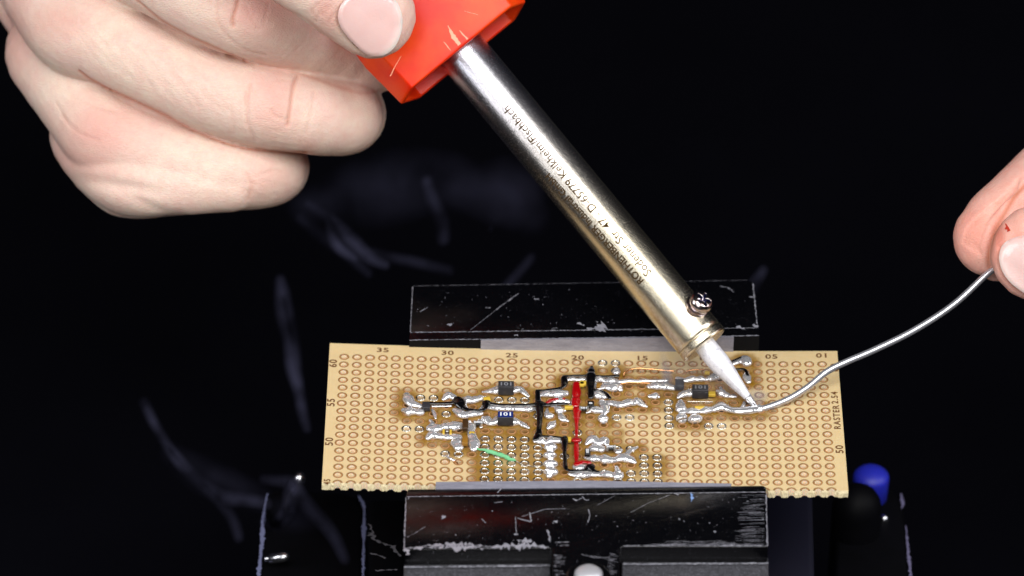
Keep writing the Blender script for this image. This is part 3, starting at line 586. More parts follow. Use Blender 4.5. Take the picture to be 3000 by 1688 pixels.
comp('inductor', *A((1736, 738)), .22, .305, .20, .20, M_comp, text='101', tm=M_white, tsz=.15, topmat=M_blue, lab='inductor with a blue shining top')
comp('inductor', *B((1293, 444)), .22, .31, .20, .20, M_comp, text='101', tm=M_gprint, tsz=.15, lab='inductor veiled by smoke')
comp('transistor', *A((1003, 645)), .13, .15, .19, .10, M_comp, .05)
comp('resistor', *A((1483, 812)), .10, .16, .10, .05, M_blk, text='3002', tsz=.07, ends=M_ceram)
comp('resistor', *B((545, 942)), .12, .17, .11, .06, M_blk, text='2001', tsz=.08, ends=M_ceram)
comp('resistor', *B((348, 980)), .12, .11, .19, .06, M_blk, text='103', tsz=.08, trot=math.pi / 2)
comp('resistor', *B((318, 616)), .11, .17, .10, .05, M_blk, text='103', tsz=.075, trot=math.pi, ends=M_ceram)
comp('resistor', *B((375, 578)), .11, .13, .16, .06, M_blk, text='0', tsz=.09, trot=math.pi / 2)
comp('resistor', *A((1197, 896)), .09, .16, .11, .05, M_brown, text='o', tsz=.07, ends=M_yel)
comp('resistor', *A((2462, 678)), .10, .14, .10, .05, M_blk, text='103', tsz=.07)
comp('capacitor', *A((1365, 820)), .14, .11, .30, .08, M_brown, ends=None)
comp('capacitor', *A((1362, 965)), .13, .11, .26, .08, M_cap, ends=None)
for q, w_, d_ in ((A((1565, 590)), .13, .12), (A((2160, 690)), .11, .14), (A((2320, 665)), .16, .08), (A((2318, 960)), .10, .12), (A((2440, 450)), .09, .12), (B((310, 400)), .12, .12), (B((440, 420)), .08, .12), (B((1390, 490)), .14, .12), (B((1290, 605)), .2, .06), (B((1352, 312)), .1, .06), (A((1418, 830)), .08, .1), (A((1425, 905)), .1, .08)):
    comp('capacitor', *q, .09, w_, d_, .06, M_yel if rng.random() < .6 else M_cap, rng.normal() * .08)
comp('transistor', *B((1120, 400)), .14, .17, .22, .11, M_comp)
comp('transistor', *B((1290, 560)), .05, .5, .02, .02, M_tin)

# ------------------------------------------------------------------ soldering iron
T0 = at(2213, 1191, .05); dt = float(topix(T0)[2])
Ttop = dep(1358, 158, dt + 1.45); AX = Ttop - T0; L = np.linalg.norm(AX); AX /= L          # axis, from tip to handle
tc_ = -(FW + 0 * AX); N2 = tc_ - (tc_ @ AX) * AX; N2 /= np.linalg.norm(N2)                 # toward the camera
N1 = np.cross(AX, N2); N1 = N1 if N1 @ RT > 0 else -N1                                      # to the right in the picture
iron = thing('soldering_iron', 'soldering iron with engraved metal barrel and orange red plastic guard touching the board', 'soldering iron', T0)
RB = .5
dcap = 260 / 150.0 / math.sqrt(1 - .15 ** 2)                                                 # cap starts this far from the tip
v, f = lathe(T0, AX, [(-.02, .02), (0, .035), (.2, .07), (1.0, .20), (1.12, .212), (3, .212)], 36)
tip = mk('iron_tip', v, f, M_tip, iron, smooth=True)
v, f = lathe(T0, AX, [(-.03, .02), (-.01, .045), (.12, .064), (.2, .076), (.24, .0785)], 24); v = v + vnoise(v, .06, 2)[:, None] * .006; mk('tinned_end', v, f, M_solder, tip, smooth=True)
v, f = lathe(T0 + AX * (dcap - .22), AX, [(0, .24), (0, .46), (.015, .49), (.05, .505), (.16, .505), (.18, .495), (.19, .47), (.3, .47)], 64); mk('collar', v, f, M_barrel, iron)
v, f = lathe(T0 + AX * (dcap - .02), AX, [(0, .46), (.0, RB - .01), (.01, RB)] + [(x, RB) for x in np.linspace(.1, 7.6, 26)] + [(7.6, RB)], 160); bar = mk('barrel', v, f, M_barrel, iron, smooth=True)
bevel_ = bar.data
for o in (bar, [c for c in iron.children if c.name.startswith('collar')][0]):
    Vv = np.array([q.co[:] for q in o.data.vertices]); s = Vv @ AX; a_ = o.data.attributes.new('warm_tint', 'FLOAT', 'POINT'); a_.data.foreach_set('value', np.clip(1.3 - (s - 2.5) / 5.6, 0, 1).astype(np.float32))
# engraved text wrapped round the barrel
def engrave(s, p0, p1, size, parent):
    V, Fs = textmesh(s, size, 1.0, 2, 1.0, .0035); 
    def sphi(px, py):
        q = dep(px, py, dt + 1.0); rel = q - T0; ss = rel @ AX; 
        # intersect view ray with the cylinder
        o_ = CP; d_ = q - CP; d_ /= np.linalg.norm(d_); a = d_ - (d_ @ AX) * AX; b = (o_ - T0) - ((o_ - T0) @ AX) * AX
        A_, B_, C_ = a @ a, 2 * a @ b, b @ b - RB ** 2; t_ = (-B_ - math.sqrt(max(0, B_ * B_ - 4 * A_ * C_))) / (2 * A_); h = o_ + d_ * t_ - T0
        return h @ AX, math.atan2(h @ N1, h @ N2)
    s0, f0 = sphi(*p0); s1, f1 = sphi(*p1); wd = V[:, 0].max() - V[:, 0].min(); sc = (s1 - s0) / wd
    out = []
    for x, y, _ in V:
        u_ = (x - V[:, 0].min()) / wd; ss = s0 + u_ * (s1 - s0); ph = f0 + (f1 - f0) * u_ - (y) / RB; r = RB + .009
        out.append(T0 + AX * ss + (N2 * math.cos(ph) + N1 * math.sin(ph)) * r)
    me = mk('engraved_line', out, Fs, M_engr, parent); me['kind'] = 'stuff'
engrave('ROTHENBERGER Industrial GmbH', (1880, 827), (1604, 512), .2, bar)
engrave('Sodener Str. 47 - D-65779 Kelkheim/Fischbach', (1902, 804), (1482, 314), .23, bar)
# screw through the collar
sc0 = at(0, 0, 0); rc = topix(T0 + AX * 2.15)
pc = T0 + AX * (((2213 - 2001) ** 2 + (1191 - 945) ** 2) ** .5 / 150 / math.sqrt(1 - .15 ** 2))
RD = N1 * .69 + N2 * .72; RD /= np.linalg.norm(RD)
scr_ = thing('x', 'x', 'x', pc); bpy.data.objects.remove(scr_)
v, f = lathe(pc, RD, [(.44, .2), (.45, .235), (.54, .235), (.55, .2)], 30); mk('washer', v, f, M_screw, iron, smooth=False)
s1 = np.cross(RD, AX); s1 /= np.linalg.norm(s1); s2 = np.cross(RD, s1)
nS = 60; th_ = np.linspace(0, 2 * math.pi, nS, endpoint=False); star_r = .096 + .068 * np.clip(np.cos(5 * th_ + .6), -.6, 1)
hr = [(.55, .18 + 0 * th_), (.6, .18 + 0 * th_), (.6, .225 + 0 * th_), (.65, .24 + 0 * th_), (.71, .235 + 0 * th_), (.76, .205 + 0 * th_), (.785, .175 + 0 * th_), (.79, star_r + .01), (.785, star_r), (.70, star_r * .8)]
v = np.concatenate([pc + RD * d_ + np.outer(np.cos(th_) * r_, s1) + np.outer(np.sin(th_) * r_, s2) for d_, r_ in hr])
f = [(i * nS + j, i * nS + (j + 1) % nS, (i + 1) * nS + (j + 1) % nS, (i + 1) * nS + j) for i in range(len(hr) - 1) for j in range(nS)]
f += [tuple(range(nS)), tuple(range((len(hr) - 1) * nS, len(hr) * nS))]
sh = mk('screw', v, f, M_screw, iron, smooth=True)
v2 = np.concatenate([pc + RD * .701 + np.outer(np.cos(th_) * star_r * .79, s1) + np.outer(np.sin(th_) * star_r * .79, s2), pc + RD * .783 + np.outer(np.cos(th_) * star_r * .985, s1) + np.outer(np.sin(th_) * star_r * .985, s2), [pc + RD * .66]])
mk('screw_recess', v2, [(j, (j + 1) % nS, nS + (j + 1) % nS, nS + j) for j in range(nS)] + [(j, (j + 1) % nS, 2 * nS) for j in range(nS)], M_recess, sh)
v, f = lathe(pc, -RD, [(.44, .1), (.46, .17), (.54, .17), (.56, .12), (.6, .1), (.6, .001)], 24); mk('screw_end', v, f, M_screw, iron, smooth=True)
# orange guard: a flared hexagonal shroud, open toward the tip
Gc = T0 + AX * (float((Ttop - T0) @ AX) - .0)
def sect(s, kx, ky, off=0.):
    pts = [(-1.58, .12), (-1.22, .72), (1.30, .72), (1.60, .15), (1.25, -.56), (-1.25, -.56)]
    return [Gc + AX * (s + .25 * 0) + N1 * x * kx + N2 * (y * ky + off) for x, y in pts]
rings = [(-.02, .93, .86), (-.02, 1, 1), (.05, 1.005, 1.01), (1.0, 1.06, 1.14), (2.2, 1.02, 1.2), (3.2, .86, 1.2), (5.5, .8, 1.2), (9, .85, 1.3)]
V = []; 
for s, a, b in rings: V += sect(s, a, b)
inn = [(-.018, .925, .85), (.5, .925, .85)]
V2 = []
n = 6; Fs = [(i * n + j, i * n + (j + 1) % n, (i + 1) * n + (j + 1) % n, (i + 1) * n + j) for i in range(len(rings) - 1) for j in range(n)]
base_i = len(V); V += sect(.6, .92, .84); Fs += [(0 + j, base_i + j, base_i + (j + 1) % n, (j + 1) % n) for j in range(n)]; Fs += [tuple(range(base_i, base_i + n))]
Fs += [tuple(range((len(rings) - 1) * n, len(rings) * n))[::-1]]
gd = mk('guard', V, Fs, M_orange, iron); bevel(gd, .035, 3, 12)
bm = bmesh.new(); bm.from_mesh(gd.data); bmesh.ops.recalc_face_normals(bm, faces=bm.faces); bm.to_mesh(gd.data); bm.free()
# strips painting soft highlights and a crease line on the guard's near face
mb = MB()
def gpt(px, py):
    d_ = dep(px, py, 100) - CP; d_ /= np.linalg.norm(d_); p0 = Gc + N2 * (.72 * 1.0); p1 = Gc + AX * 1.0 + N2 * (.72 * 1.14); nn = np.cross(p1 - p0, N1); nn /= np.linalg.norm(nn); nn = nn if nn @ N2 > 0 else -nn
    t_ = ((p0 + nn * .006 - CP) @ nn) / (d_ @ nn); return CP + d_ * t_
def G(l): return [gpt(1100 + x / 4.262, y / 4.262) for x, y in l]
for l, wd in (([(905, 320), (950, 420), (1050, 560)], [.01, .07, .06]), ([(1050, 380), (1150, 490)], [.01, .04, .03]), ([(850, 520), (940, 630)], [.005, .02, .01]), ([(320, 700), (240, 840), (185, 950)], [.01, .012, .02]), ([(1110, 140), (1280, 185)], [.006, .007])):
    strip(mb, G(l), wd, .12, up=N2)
setp(mk('highlight_mark', mb.verts(), mb.f, M_highlight, gd), kind='stuff')

# ------------------------------------------------------------------ solder wire
wp = [(2960, 765, 1.0), (2901, 796, .9), (2796, 891, .7), (2680, 967, .5), (2563, 1025, .35), (2481, 1060, .25), (2423, 1089, .2), (2365, 1136, .12), (2307, 1171, .05), (2248, 1194, .0), (2222, 1199, 0)]
P = catmull([dep(x, y, topix(at(x, y, .08))[2] * 0 + dt + d_ * .6) for x, y, d_ in wp], 8)
v, f = tube(P, .066, 16, ref=-FW); o = mk('solder_wire', v, f, M_wire, smooth=True); setp(o, 'thin silver solder wire curving from the right fingers down to the iron tip', 'solder wire')

# ------------------------------------------------------------------ hands
def fingers(chains, voxel, smooth_it, name):
    mb = MB()
    for ch in chains:
        P = catmull([(x, y, d_, r, k) for x, y, d_, r, k in ch], 8)
        path = np.array([dep(p[0], p[1], p[2]) for p in P]); r = P[:, 3] * P[:, 2] / F
        v, f = tube(path, r, 28, ref=FW, rz=r * P[:, 4]); mb.add(v, f)
    o = mk(name, mb.verts(), mb.f, M_skin, loc=(0, 0, 0))
    bm = bmesh.new(); bm.from_mesh(o.data); bmesh.ops.recalc_face_normals(bm, faces=bm.faces); bm.to_mesh(o.data); bm.free()
    m = o.modifiers.new('r', 'REMESH'); m.mode = 'VOXEL'; m.voxel_size = voxel
    m = o.modifiers.new('s', 'SMOOTH'); m.factor = .5; m.iterations = smooth_it
    dg = bpy.context.evaluated_depsgraph_get(); me = bpy.data.meshes.new_from_object(o.evaluated_get(dg)); bpy.data.objects.remove(o)
    return me
def seg_d(Q, pl):
    best = np.full(len(Q), 1e9); pl = np.asarray(pl, float)
    for a, b in zip(pl[:-1], pl[1:]):
        ab = b - a; t_ = np.clip(((Q - a) @ ab) / (ab @ ab + 1e-9), 0, 1); best = np.minimum(best, np.linalg.norm(Q - a - t_[:, None] * ab, axis=1))
    return best
def finish(me, name, mat, creases, blush, label, bumps=()):
    n = len(me.vertices); V = np.empty(n * 3); me.vertices.foreach_get('co', V); V = V.reshape(-1, 3); Nn = np.empty(n * 3); me.vertices.foreach_get('normal', Nn); Nn = Nn.reshape(-1, 3)
    px = topix(V); front = (Nn @ FW) < .15; disp = np.zeros(n); cr = np.zeros(n)
    for pl, wd, dp, col in creases:
        pl = catmull(pl, 5) if len(pl) > 2 else pl
        g_ = np.exp(-(seg_d(px[:, :2], pl) / wd) ** 2) * front; disp -= g_ * dp * (1.2 if 0 < dp < .02 else 1); cr = np.maximum(cr, g_ * col)
    for x, y, rx, ry, an, hgt in bumps:
        c_, s_ = math.cos(an), math.sin(an); dx, dy = px[:, 0] - x, px[:, 1] - y; u_, w_ = (dx * c_ + dy * s_) / rx, (-dx * s_ + dy * c_) / ry; disp += hgt * np.exp(-(u_ ** 2 + w_ ** 2)) * front
    disp += vnoise(V, .35, 5) * .008 + vnoise(V, .12, 6) * .0025
    V2 = V + Nn * disp[:, None]; c0 = V2.mean(0)
    me.vertices.foreach_set('co', (V2 - c0).ravel())
    bl = np.zeros(n)
    for x, y, rx, ry, k_ in blush: bl = np.maximum(bl, k_ * np.exp(-((px[:, 0] - x) / rx) ** 2 - ((px[:, 1] - y) / ry) ** 2))
    for nm, arr in (('blush', bl), ('crease', cr)): q = me.attributes.new(nm, 'FLOAT', 'POINT'); q.data.foreach_set('value', arr.astype(np.float32))
    me.materials.clear(); me.materials.append(mat); me.polygons.foreach_set('use_smooth', [True] * len(me.polygons)); me.update(); me.name = name
    o = bpy.data.objects.new(name, me); COL.objects.link(o); o.location = c0; setp(o, label, 'hand'); return o
D = dt + .9
thumb = [(560, -290, D - 1.6, 165, .9), (760, -170, D - 1.9, 128, .9), (900, -80, D - 1.95, 122, .85), (1000, -12, D - 1.75, 124, .75), (1096, 48, D - 1.45, 127, .62)]
f2 = [(160, -260, D + 1.9, 165, .9), (330, -170, D + 1.0, 150, .95), (500, -70, D + .2, 135, .95), (670, 20, D + .1, 134, 1.0), (770, 52, D + .25, 130, 1.0), (900, 90, D + .9, 128, .95), (1020, 130, D + 1.5, 122, .9), (1085, 160, D + 1.9, 115, .85), (1150, 150, D + 2.8, 100, .85)]
f3 = [(175, -40, D + 2.2, 175, .8), (230, 70, D + 1.6, 152, .85), (320, 115, D + 1.2, 136, .9), (450, 185, D + .95, 124, .95), (600, 258, D + .8, 121, 1.0), (740, 305, D + .75, 121, 1.0), (860, 328, D + .9, 120, 1.0), (955, 338, D + 1.3, 119, 1.0), (1015, 338, D + 1.8, 116, 1.0), (1010, 320, D + 2.9, 108, 1.0)]
f4 = [(160, 150, D + 2.8, 150, .8), (270, 330, D + 2.0, 134, .9), (330, 400, D + 1.75, 134, .9), (450, 448, D + 1.55, 122, .95), (580, 485, D + 1.45, 116, 1.0), (700, 503, D + 1.5, 114, 1.0), (775, 497, D + 1.9, 112, 1.0), (800, 490, D + 2.6, 108, 1.0)]
palm = [(262, 400, D + 2.5, 118, 1.), (305, 470, D + 2.1, 112, 1.), (385, 530, D + 1.55, 104, 1.), (520, 540, D + 1.3, 92, 1.), (680, 538, D + 1.3, 84, 1.)]
back = [(120, -300, D + 4.2, 285, .55), (140, -60, D + 3.4, 160, .6), (190, 150, D + 3.0, 112, .8), (238, 320, D + 2.8, 104, .9), (262, 400, D + 2.6, 112, .9)]
arm = [(-60, -450, D + 7.0, 225, .7), (20, -170, D + 5.2, 148, .7), (60, -60, D + 4.6, 122, .8), (108, 60, D + 4.1, 90, .9), (152, 190, D + 3.6, 66, .9)]
heel = [(290, 490, D + 2.2, 90, 1.), (372, 570, D + 1.9, 70, 1.), (560, 560, D + 1.8, 68, 1.)]
fill1 = [(380, 60, D + 1.35, 62, 1.), (480, 90, D + 1.0, 60, 1.), (600, 140, D + .85, 56, 1.), (780, 195, D + 1.0, 50, 1.)]; fill2 = [(250, 240, D + 2.2, 66, 1.), (330, 275, D + 1.8, 62, 1.), (560, 375, D + 1.45, 56, 1.), (700, 420, D + 1.45, 50, 1.)]
me = fingers([thumb, f2, f3, f4, palm, back, arm, heel, fill1, fill2], .038, 9, 'hand')
CR = []
def c3(l): return [(x / 2.0608, y / 2.0608) for x, y in l]
def c4(l): return [(600 + x / 3.958, y / 3.958) for x, y in l]
# knuckle wrinkles
for l, wd, dp, col in ((c4([(390, -20), (370, 80), (345, 150), (325, 230), (330, 300)]), 5, .040, .6), (c4([(160, -20), (150, 100), (170, 290), (300, 450), (480, 580), (700, 640)]), 5, .012, .15), (c4([(70, 0), (60, 120)]), 5, .012, .1), (c4([(480, 80), (540, 220), (620, 330)]), 4, .008, .1), (c4([(730, 60), (690, 200), (680, 280)]), 4, .008, .1), (c4([(1070, 880), (1020, 1000), (1000, 1200), (960, 1440)]), 5, .028, .45), (c4([(540, 980), (500, 1120), (490, 1440)]), 5, .016, .2),
                       (c3([(1480, 560), (1490, 640), (1500, 760), (1540, 850)]), 5, .014, .15), (c3([(1790, 470), (1770, 560), (1755, 640), (1735, 760)]), 5, .016, .3), (c3([(1640, 660), (1660, 700), (1730, 720)]), 4, .012, .2), (c3([(1400, 640), (1400, 720), (1420, 800)]), 4, .008, .1), (c3([(1900, 560), (1880, 680), (1850, 800)]), 6, .01, .1),
                       (c3([(370, 700), (460, 790), (600, 850)]), 4, .012, .1), (c3([(340, 620), (400, 720), (470, 780)]), 4, .01, .1), (c3([(400, 560), (560, 640), (700, 680)]), 5, .01, .1), (c3([(1490, 1050), (1520, 1120), (1500, 1200)]), 6, .012, .2), (c3([(1560, 1060), (1640, 1030), (1700, 1040)]), 5, .008, .1),
                       (c3([(1050, 270), (1180, 345), (1250, 380)]), 4, .004, .05)): CR.append((l, wd, dp, col))
for k in range(16):                              # fine parallel folds between wrist and knuckles
    x0 = 190 + k * 24; y0 = 45 + k * 9 + rng.normal() * 4; CR.append(([(x0, y0), (x0 + 60, y0 + 70 + rng.normal() * 8), (x0 + 130, y0 + 165 + rng.normal() * 10)], 5, .0045 + .003 * rng.random(), .05))
for k in range(26):
    x0 = 470 + rng.random() * 380; y0 = 470 + rng.random() * 70 - (x0 - 470) * -.08; CR.append(([(x0, y0), (x0 + 25, y0 + 12), (x0 + 55, y0 + 22)], 4, -.004, 0))
for k in range(18):
    x0 = 870 + rng.random() * 160; y0 = 100 + rng.random() * 60 + (x0 - 870) * .3; CR.append(([(x0, y0), (x0 - 30, y0 + 30), (x0 - 55, y0 + 52)], 4, .004, .02))
for k in range(10):
    x0 = 925 + rng.random() * 60; y0 = 3 + rng.random() * 50; CR.append(([(x0, y0), (x0 - 12, y0 + 14), (x0 - 14, y0 + 26)], 3, .01, .1))
# contact folds between the fingers, reddish
CR += [(c3([(820, 0), (1000, 140), (1250, 270), (1500, 375)]), 4, .02, .7), (c3([(1500, 375), (1800, 440), (2000, 510), (2180, 562), (2300, 545)]), 6, .0, .35), (c3([(480, 430), (600, 510), (900, 650), (1200, 800), (1450, 888), (1700, 918), (1850, 925)]), 4, .03, .8), (c4([(800, 0), (950, 95), (1170, 220), (1400, 400), (1600, 545), (1850, 660), (2010, 700)]), 4, .0, .35)]
CR += [(c4([(1640, 10), (1560, 120), (1545, 260), (1640, 420), (1760, 540), (1900, 640)]), 5, .035, .3)]
BU = [(765, 60, 70, 70, 0, .05), (805, 300, 60, 70, 0, .03), (300, 385, 90, 80, .3, .06), (180, 120, 100, 80, .2, .05), (350, 545, 120, 22, .15, -.08), (790, 530, 60, 60, 0, .03), (430, 600, 80, 14, .4, -.03)]
BL = [(740, 30, 90, 80, .75), (805, 310, 70, 100, .6), (290, 390, 110, 80, .8), (170, 65, 90, 60, .55), (780, 520, 90, 70, .4), (960, 40, 45, 70, .7), (1130, 150, 80, 40, .4), (40, 100, 60, 140, .6), (900, 460, 30, 60, .6), (1180, 90, 40, 90, .5), (240, 470, 120, 60, .6)]
hand = finish(me, 'hand', M_skin, CR, BL, 'pale hand at upper left gripping the orange red guard with its thumb on top', BU)
hand['category'] = 'hand'
def nail(outline, d_fn, axis_px, mat, parent, bulge, name='fingernail', tipn=None):
    """outline in pixels; filled as a grid fan with a rounded cross-section"""
    O = catmull(np.array(outline + outline[:1], float), 6)[:-1]; c = O.mean(0); K_ = 7; V = []; n = len(O); ax = np.array(axis_px) / np.linalg.norm(axis_px)
    px_ = [c + (O - c) * k / K_ for k in range(1, K_ + 1)]; tip = []
    def place(q, lift):
        u_ = (q - c) @ np.array([-ax[1], ax[0]]); hw = np.abs((O - c) @ np.array([-ax[1], ax[0]])).max(); dd = d_fn(q) + bulge * (u_ / hw) ** 2; sf = surf(TREE, q[0], q[1]); dd = dd if sf is None else min(dd, sf - .012); return dep(q[0], q[1], dd - lift)
    V.append(place(c, 0)); pr = [c]
    for k, ringp in enumerate(px_):
        for q in ringp: V.append(place(q, 0)); pr.append(q)
    for q in px_[-1]: V.append(place(c + (q - c) * 1.005, -.05)); pr.append(q)
    Fs = [(0, 1 + i, 1 + (i + 1) % n) for i in range(n)] + [(1 + k * n + i, 1 + (k + 1) * n + i, 1 + (k + 1) * n + (i + 1) % n, 1 + k * n + (i + 1) % n) for k in range(K_) for i in range(n)]
    o = mk(name, V, Fs, mat, parent, smooth=True); pr = np.array(pr)
    if tipn is not None:
        w_ = np.array([tipn(q) for q in pr]); a_ = o.data.attributes.new('tipwhite', 'FLOAT', 'POINT'); a_.data.foreach_set('value', w_.astype(np.float32))
    return o
from mathutils.bvhtree import BVHTree
def bvh(o):
    vs = [Vector(q.co) + o.location for q in o.data.vertices]; return BVHTree.FromPolygons(vs, [tuple(p.vertices) for p in o.data.polygons])
def surf(tree, px, py):
    d_ = dep(px, py, 100) - CP; d_ /= np.linalg.norm(d_); h = tree.ray_cast(Vector(CP), Vector(d_)); return topix(np.array(h[0]))[2] if h[0] is not None else None
TREE = tr = bvh(hand)
def nail_depth(tree, c, axx, L_, fall=0.):
    """plane fitted to the flesh under the nail: depth at centre and slope along the finger"""
    ax = np.array(axx) / np.linalg.norm(axx); a = surf(tree, *(np.array(c) - ax * L_)); m_ = surf(tree, *c); b = surf(tree, *(np.array(c) + ax * L_))
    return lambda q: (m_ - .02) + ((b - a) / (2 * L_)) * ((q - np.array(c)) @ ax)
ol = c4([(1640, -20), (1570, 80), (1545, 200), (1580, 320), (1660, 430), (1760, 540), (1860, 620), (1960, 655), (2080, 640), (2190, 560), (2260, 430), (2292, 280), (2280, 150), (2230, 30), (2130, -60), (1980, -110), (1780, -100)])
nd = nail_depth(tr, (1085, 60), (.83, .56), 60)
def tw(q): 
    e = np.array(c4([(2230, 20), (2280, 150), (2292, 280), (2250, 440), (2180, 560), (2080, 640)])); return float(np.clip(1.2 - seg_d(np.array([q]), e)[0] / 12, 0, 1)) * .9
nail([tuple(p) for p in ol], nd, (.83, .56), M_nail, hand, .22, tipn=tw)
mb = MB(); P_ = c4([(1700, 490), (1740, 530), (1790, 560)]); strip(mb, [dep(x, y, (surf(tr, x, y) or D) - .05) for x, y in P_], [.02, .04, .015], .4, up=FW); mk('dirt_fleck', mb.verts(), mb.f, M_dirt, hand)

# right hand: forefinger behind, thumb in front, pinching the solder wire
E2 = dt + .5
ff = [(3330, 420, E2 + 2.6, 190, .9), (3150, 520, E2 + 1.6, 165, .9), (3030, 610, E2 + .95, 148, .9), (2945, 665, E2 + .6, 130, .9), (2905, 698, E2 + .45, 117, .85)]
th2 = [(3420, 640, E2 - .3, 190, .85), (3220, 700, E2 - .6, 165, .8), (3100, 735, E2 - .75, 150, .75), (3042, 742, E2 - .75, 143, .7)]
ff2 = [(2990, 640, E2 + .8, 120, .9), (2925, 735, E2 + .6, 92, .85)]
me = fingers([ff, th2, ff2, [(3330, 480, E2 + 1.6, 260, .8), (3600, 600, E2 + 2.0, 330, .7)]], .038, 16, 'hand')
def c7(l): return [(2700 + x / 3.45, 480 + y / 3.45) for x, y in l]
CR = []
for k in range(15):                              # papillary lines fanning along the forefinger
    q = k / 14; CR.append((c7([(980 - 20 * q, 150 + 130 * q), (800 - 60 * q + 60, 300 + 110 * q), (640 + 20 * q, 480 + 130 * q), (470 + 120 * q, 640 + 190 * q), (420 + 190 * q, 800 + 130 * q)]), 3.2, .013, .16))
CR += [(c7([(1060, 200), (940, 330), (850, 480), (760, 640), (700, 800), (675, 960), (690, 1090)]), 7, .02, .9), (c7([(1100, 700), (940, 730), (850, 790), (780, 850)]), 5, .03, .25), (c7([(780, 850), (755, 950), (790, 1080), (880, 1220), (1040, 1330)]), 5, .02, .2)]
BL = [(2850, 680, 70, 90, .5), (2925, 690, 25, 80, .9), (2965, 680, 50, 40, .3), (2990, 600, 90, 60, .3)]
hand2 = finish(me, 'hand', M_skin2, CR, BL, 'pink fingertips at right edge pinching the silver solder wire, thumbnail in front')
TREE = tr2 = bvh(hand2)
ol = c7([(935, 745), (850, 790), (800, 860), (785, 960), (815, 1080), (880, 1180), (970, 1260), (1090, 1330), (1300, 1360), (1500, 1300), (1560, 1100), (1500, 860), (1300, 740), (1100, 715)])
nd = nail_depth(tr2, (3030, 790), (-.9, .35), 45)
nail([tuple(p) for p in ol], nd, (-.9, .35), M_nail, hand2, .16, tipn=lambda q: float(np.clip(1.1 - seg_d(np.array([q]), np.array(c7([(850, 790), (785, 960), (880, 1180), (1090, 1330)])))[0] / 9, 0, 1)) * .7)
mb = MB(); strip(mb, [dep(x, y, (surf(tr2, x, y) or E2) - .012) for x, y in c7([(845, 605), (865, 640), (885, 680)])], [.03, .07, .04], .5, up=FW); mk('small_cut', mb.verts(), mb.f, M_wound, hand2)

# ------------------------------------------------------------------ smoke
def smoke_mat(name, dens, scale):
    m = bpy.data.materials.new(name); m.use_nodes = True; nt = m.node_tree; nt.nodes.remove(nt.nodes['Principled BSDF'])
    pv = nt.nodes.new('ShaderNodeVolumePrincipled'); pv.inputs['Color'].default_value = (.58, .58, 1, 1) if scale else (.9, .9, 1, 1); pv.inputs['Anisotropy'].default_value = .1
    tc = nt.nodes.new('ShaderNodeTexCoord'); nz = nt.nodes.new('ShaderNodeTexNoise'); nz.inputs['Scale'].default_value = 1.1; nz.inputs['Detail'].default_value = 4; nt.links.new(tc.outputs['Object'], nz.inputs['Vector'])
    mr = nt.nodes.new('ShaderNodeMapRange'); mr.inputs['From Min'].default_value = .38; mr.inputs['From Max'].default_value = .68; mr.inputs['To Min'].default_value = dens * .3; mr.inputs['To Max'].default_value = dens * 2
    nt.links.new(nz.outputs['Fac'], mr.inputs['Value']); nt.links.new(mr.outputs[0], pv.inputs['Density'])
    nt.links.new(pv.outputs[0], nt.nodes['Material Output'].inputs['Volume']); return m
SM = {k: smoke_mat('smoke_%s' % k, dn, k not in ('dense', 'veil')) for k, dn in (('faint', .012), ('thin', .085), ('wisp', .15), ('dense', .42), ('veil', .08))}
def wisp(pts, k, name='smoke_wisp'):
    P = catmull(pts, 8); path = np.array([dep(p[0], p[1], p[2]) for p in P]); r = P[:, 3] * P[:, 2] / F
    v, f = tube(path, r, 18, ref=FW, rz=r * .8); f = [q[::-1] for q in f]; v = v + (vnoise(v, 1.2, 3)[:, None] * .10) * np.array([1, .3, .6]); return v, f
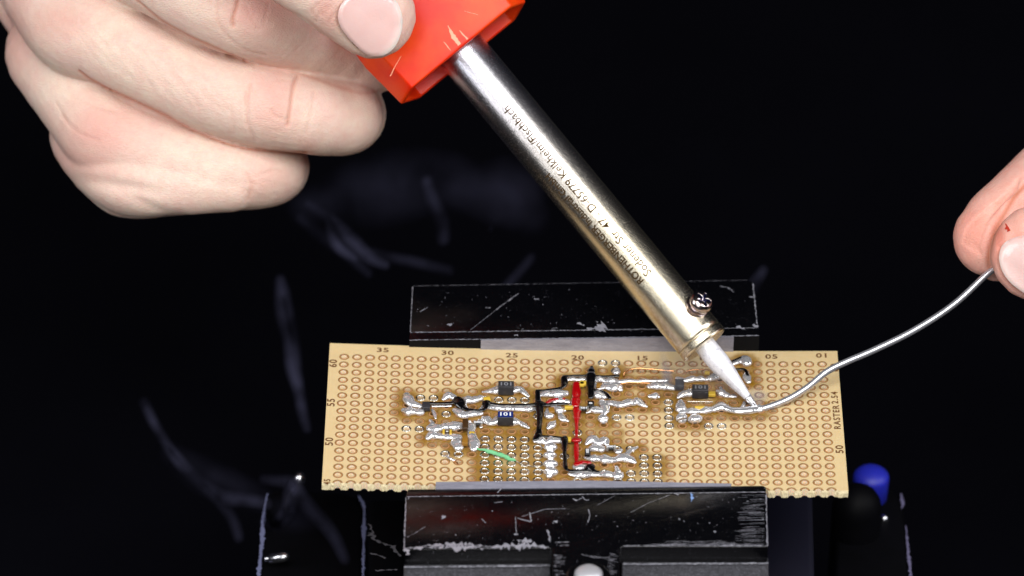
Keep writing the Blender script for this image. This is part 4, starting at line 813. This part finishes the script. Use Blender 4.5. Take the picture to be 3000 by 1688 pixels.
SW = {'faint': [[(900, 600, 113, 30), (1100, 560, 113, 60), (1300, 530, 112, 50), (1500, 620, 112, 30)], [(1350, 560, 110, 30), (1480, 570, 110, 60), (1560, 640, 110, 30)], [(830, 1480, 103, 20), (860, 1520, 103, 45), (840, 1560, 103, 30)], [(500, 1330, 105, 20), (640, 1420, 104.5, 35), (760, 1470, 104, 24)]],
 'thin': [[(822, 820, 108, 4), (826, 860, 108, 9), (832, 920, 108, 12), (848, 1000, 108, 10), (862, 1100, 107, 8), (880, 1200, 106, 5), (890, 1260, 106, 3)], [(832, 880, 108, 5), (856, 1010, 108, 6), (872, 1120, 107, 4)],
          [(600, 1420, 104, 5), (640, 1462, 104, 14), (720, 1464, 103.5, 10), (790, 1470, 103, 6)], [(820, 1530, 103, 8), (850, 1490, 103, 8), (862, 1420, 103, 9)], [(420, 1180, 106, 3), (500, 1320, 105, 5), (600, 1430, 104, 7), (640, 1485, 104, 5), (670, 1530, 104, 6), (690, 1580, 104, 4)],
          [(780, 1400, 102.5, 4), (830, 1404, 102.5, 7), (858, 1412, 102.5, 8), (880, 1460, 102, 8), (930, 1520, 102, 9), (975, 1580, 102, 7), (1008, 1640, 102, 5)], [(780, 1530, 103, 6), (815, 1552, 103, 9), (848, 1600, 103, 5)],
          [(1550, 760, 108, 2), (1450, 880, 107, 3), (1350, 980, 106, 3)], [(2150, 1000, 101.5, 4), (2160, 930, 102, 8), (2200, 850, 102.5, 9), (2240, 790, 103, 4)], [(1250, 530, 110, 4), (1290, 640, 109, 6), (1300, 700, 109, 5)],
          [(880, 640, 109, 3), (960, 700, 109, 6), (1030, 760, 109, 4), (1080, 800, 109, 2)], [(1080, 740, 108, 3), (1200, 765, 108, 5), (1320, 790, 108, 3)]],
 'wisp': [[(900, 600, 106, 2), (960, 632, 106, 4), (1000, 668, 106, 9), (1045, 712, 106, 11), (1085, 752, 106, 8), (1130, 775, 106, 3)], [(966, 640, 106, 3), (978, 690, 106, 7), (1000, 725, 106, 6), (1040, 752, 106, 3)] ],
 'veil': [[(2000, 1170, 98.7, 10), (1980, 1110, 98.8, 26), (2040, 1080, 98.8, 28), (2110, 1120, 98.5, 24), (2180, 1160, 98.4, 16)]],
 'dense': [[(1952, 1130, 99.2, 11), (1945, 1070, 99.7, 10), (1940, 1020, 100, 6)], [(2190, 1190, 98.2, 6), (2210, 1170, 98.3, 18), (2235, 1165, 98.4, 8)]]}
LBL = {'faint': 'very faint bluish smoke haze in the dark above the vise', 'thin': 'thin curling bluish smoke wisps drifting left of the board', 'wisp': 'brighter bluish smoke streaks in the dark below the hand', 'dense': 'small white puffs of smoke rising at the iron tip', 'veil': 'thin whitish smoke veiling the components under the iron tip'}
for k, lst in SW.items():
    root = None
    for lay, sc_ in enumerate((1.9, 1.5, 1.12, .78, .5, .26)):      # nested shells: dense core, soft rim
        mb = MB()
        for l in lst:
            if l: v, f = wisp([(x, y, d_, (r if k in ('faint', 'veil', 'dense') else r * .6 + 8) * sc_) for x, y, d_, r in l], k); mb.add(v, f)
        o = mk('smoke' if root is None else 'smoke_core', mb.verts(), mb.f, SM[k], root); o['kind'] = 'stuff'
        if root is None: root = o; setp(o, LBL[k], 'smoke')
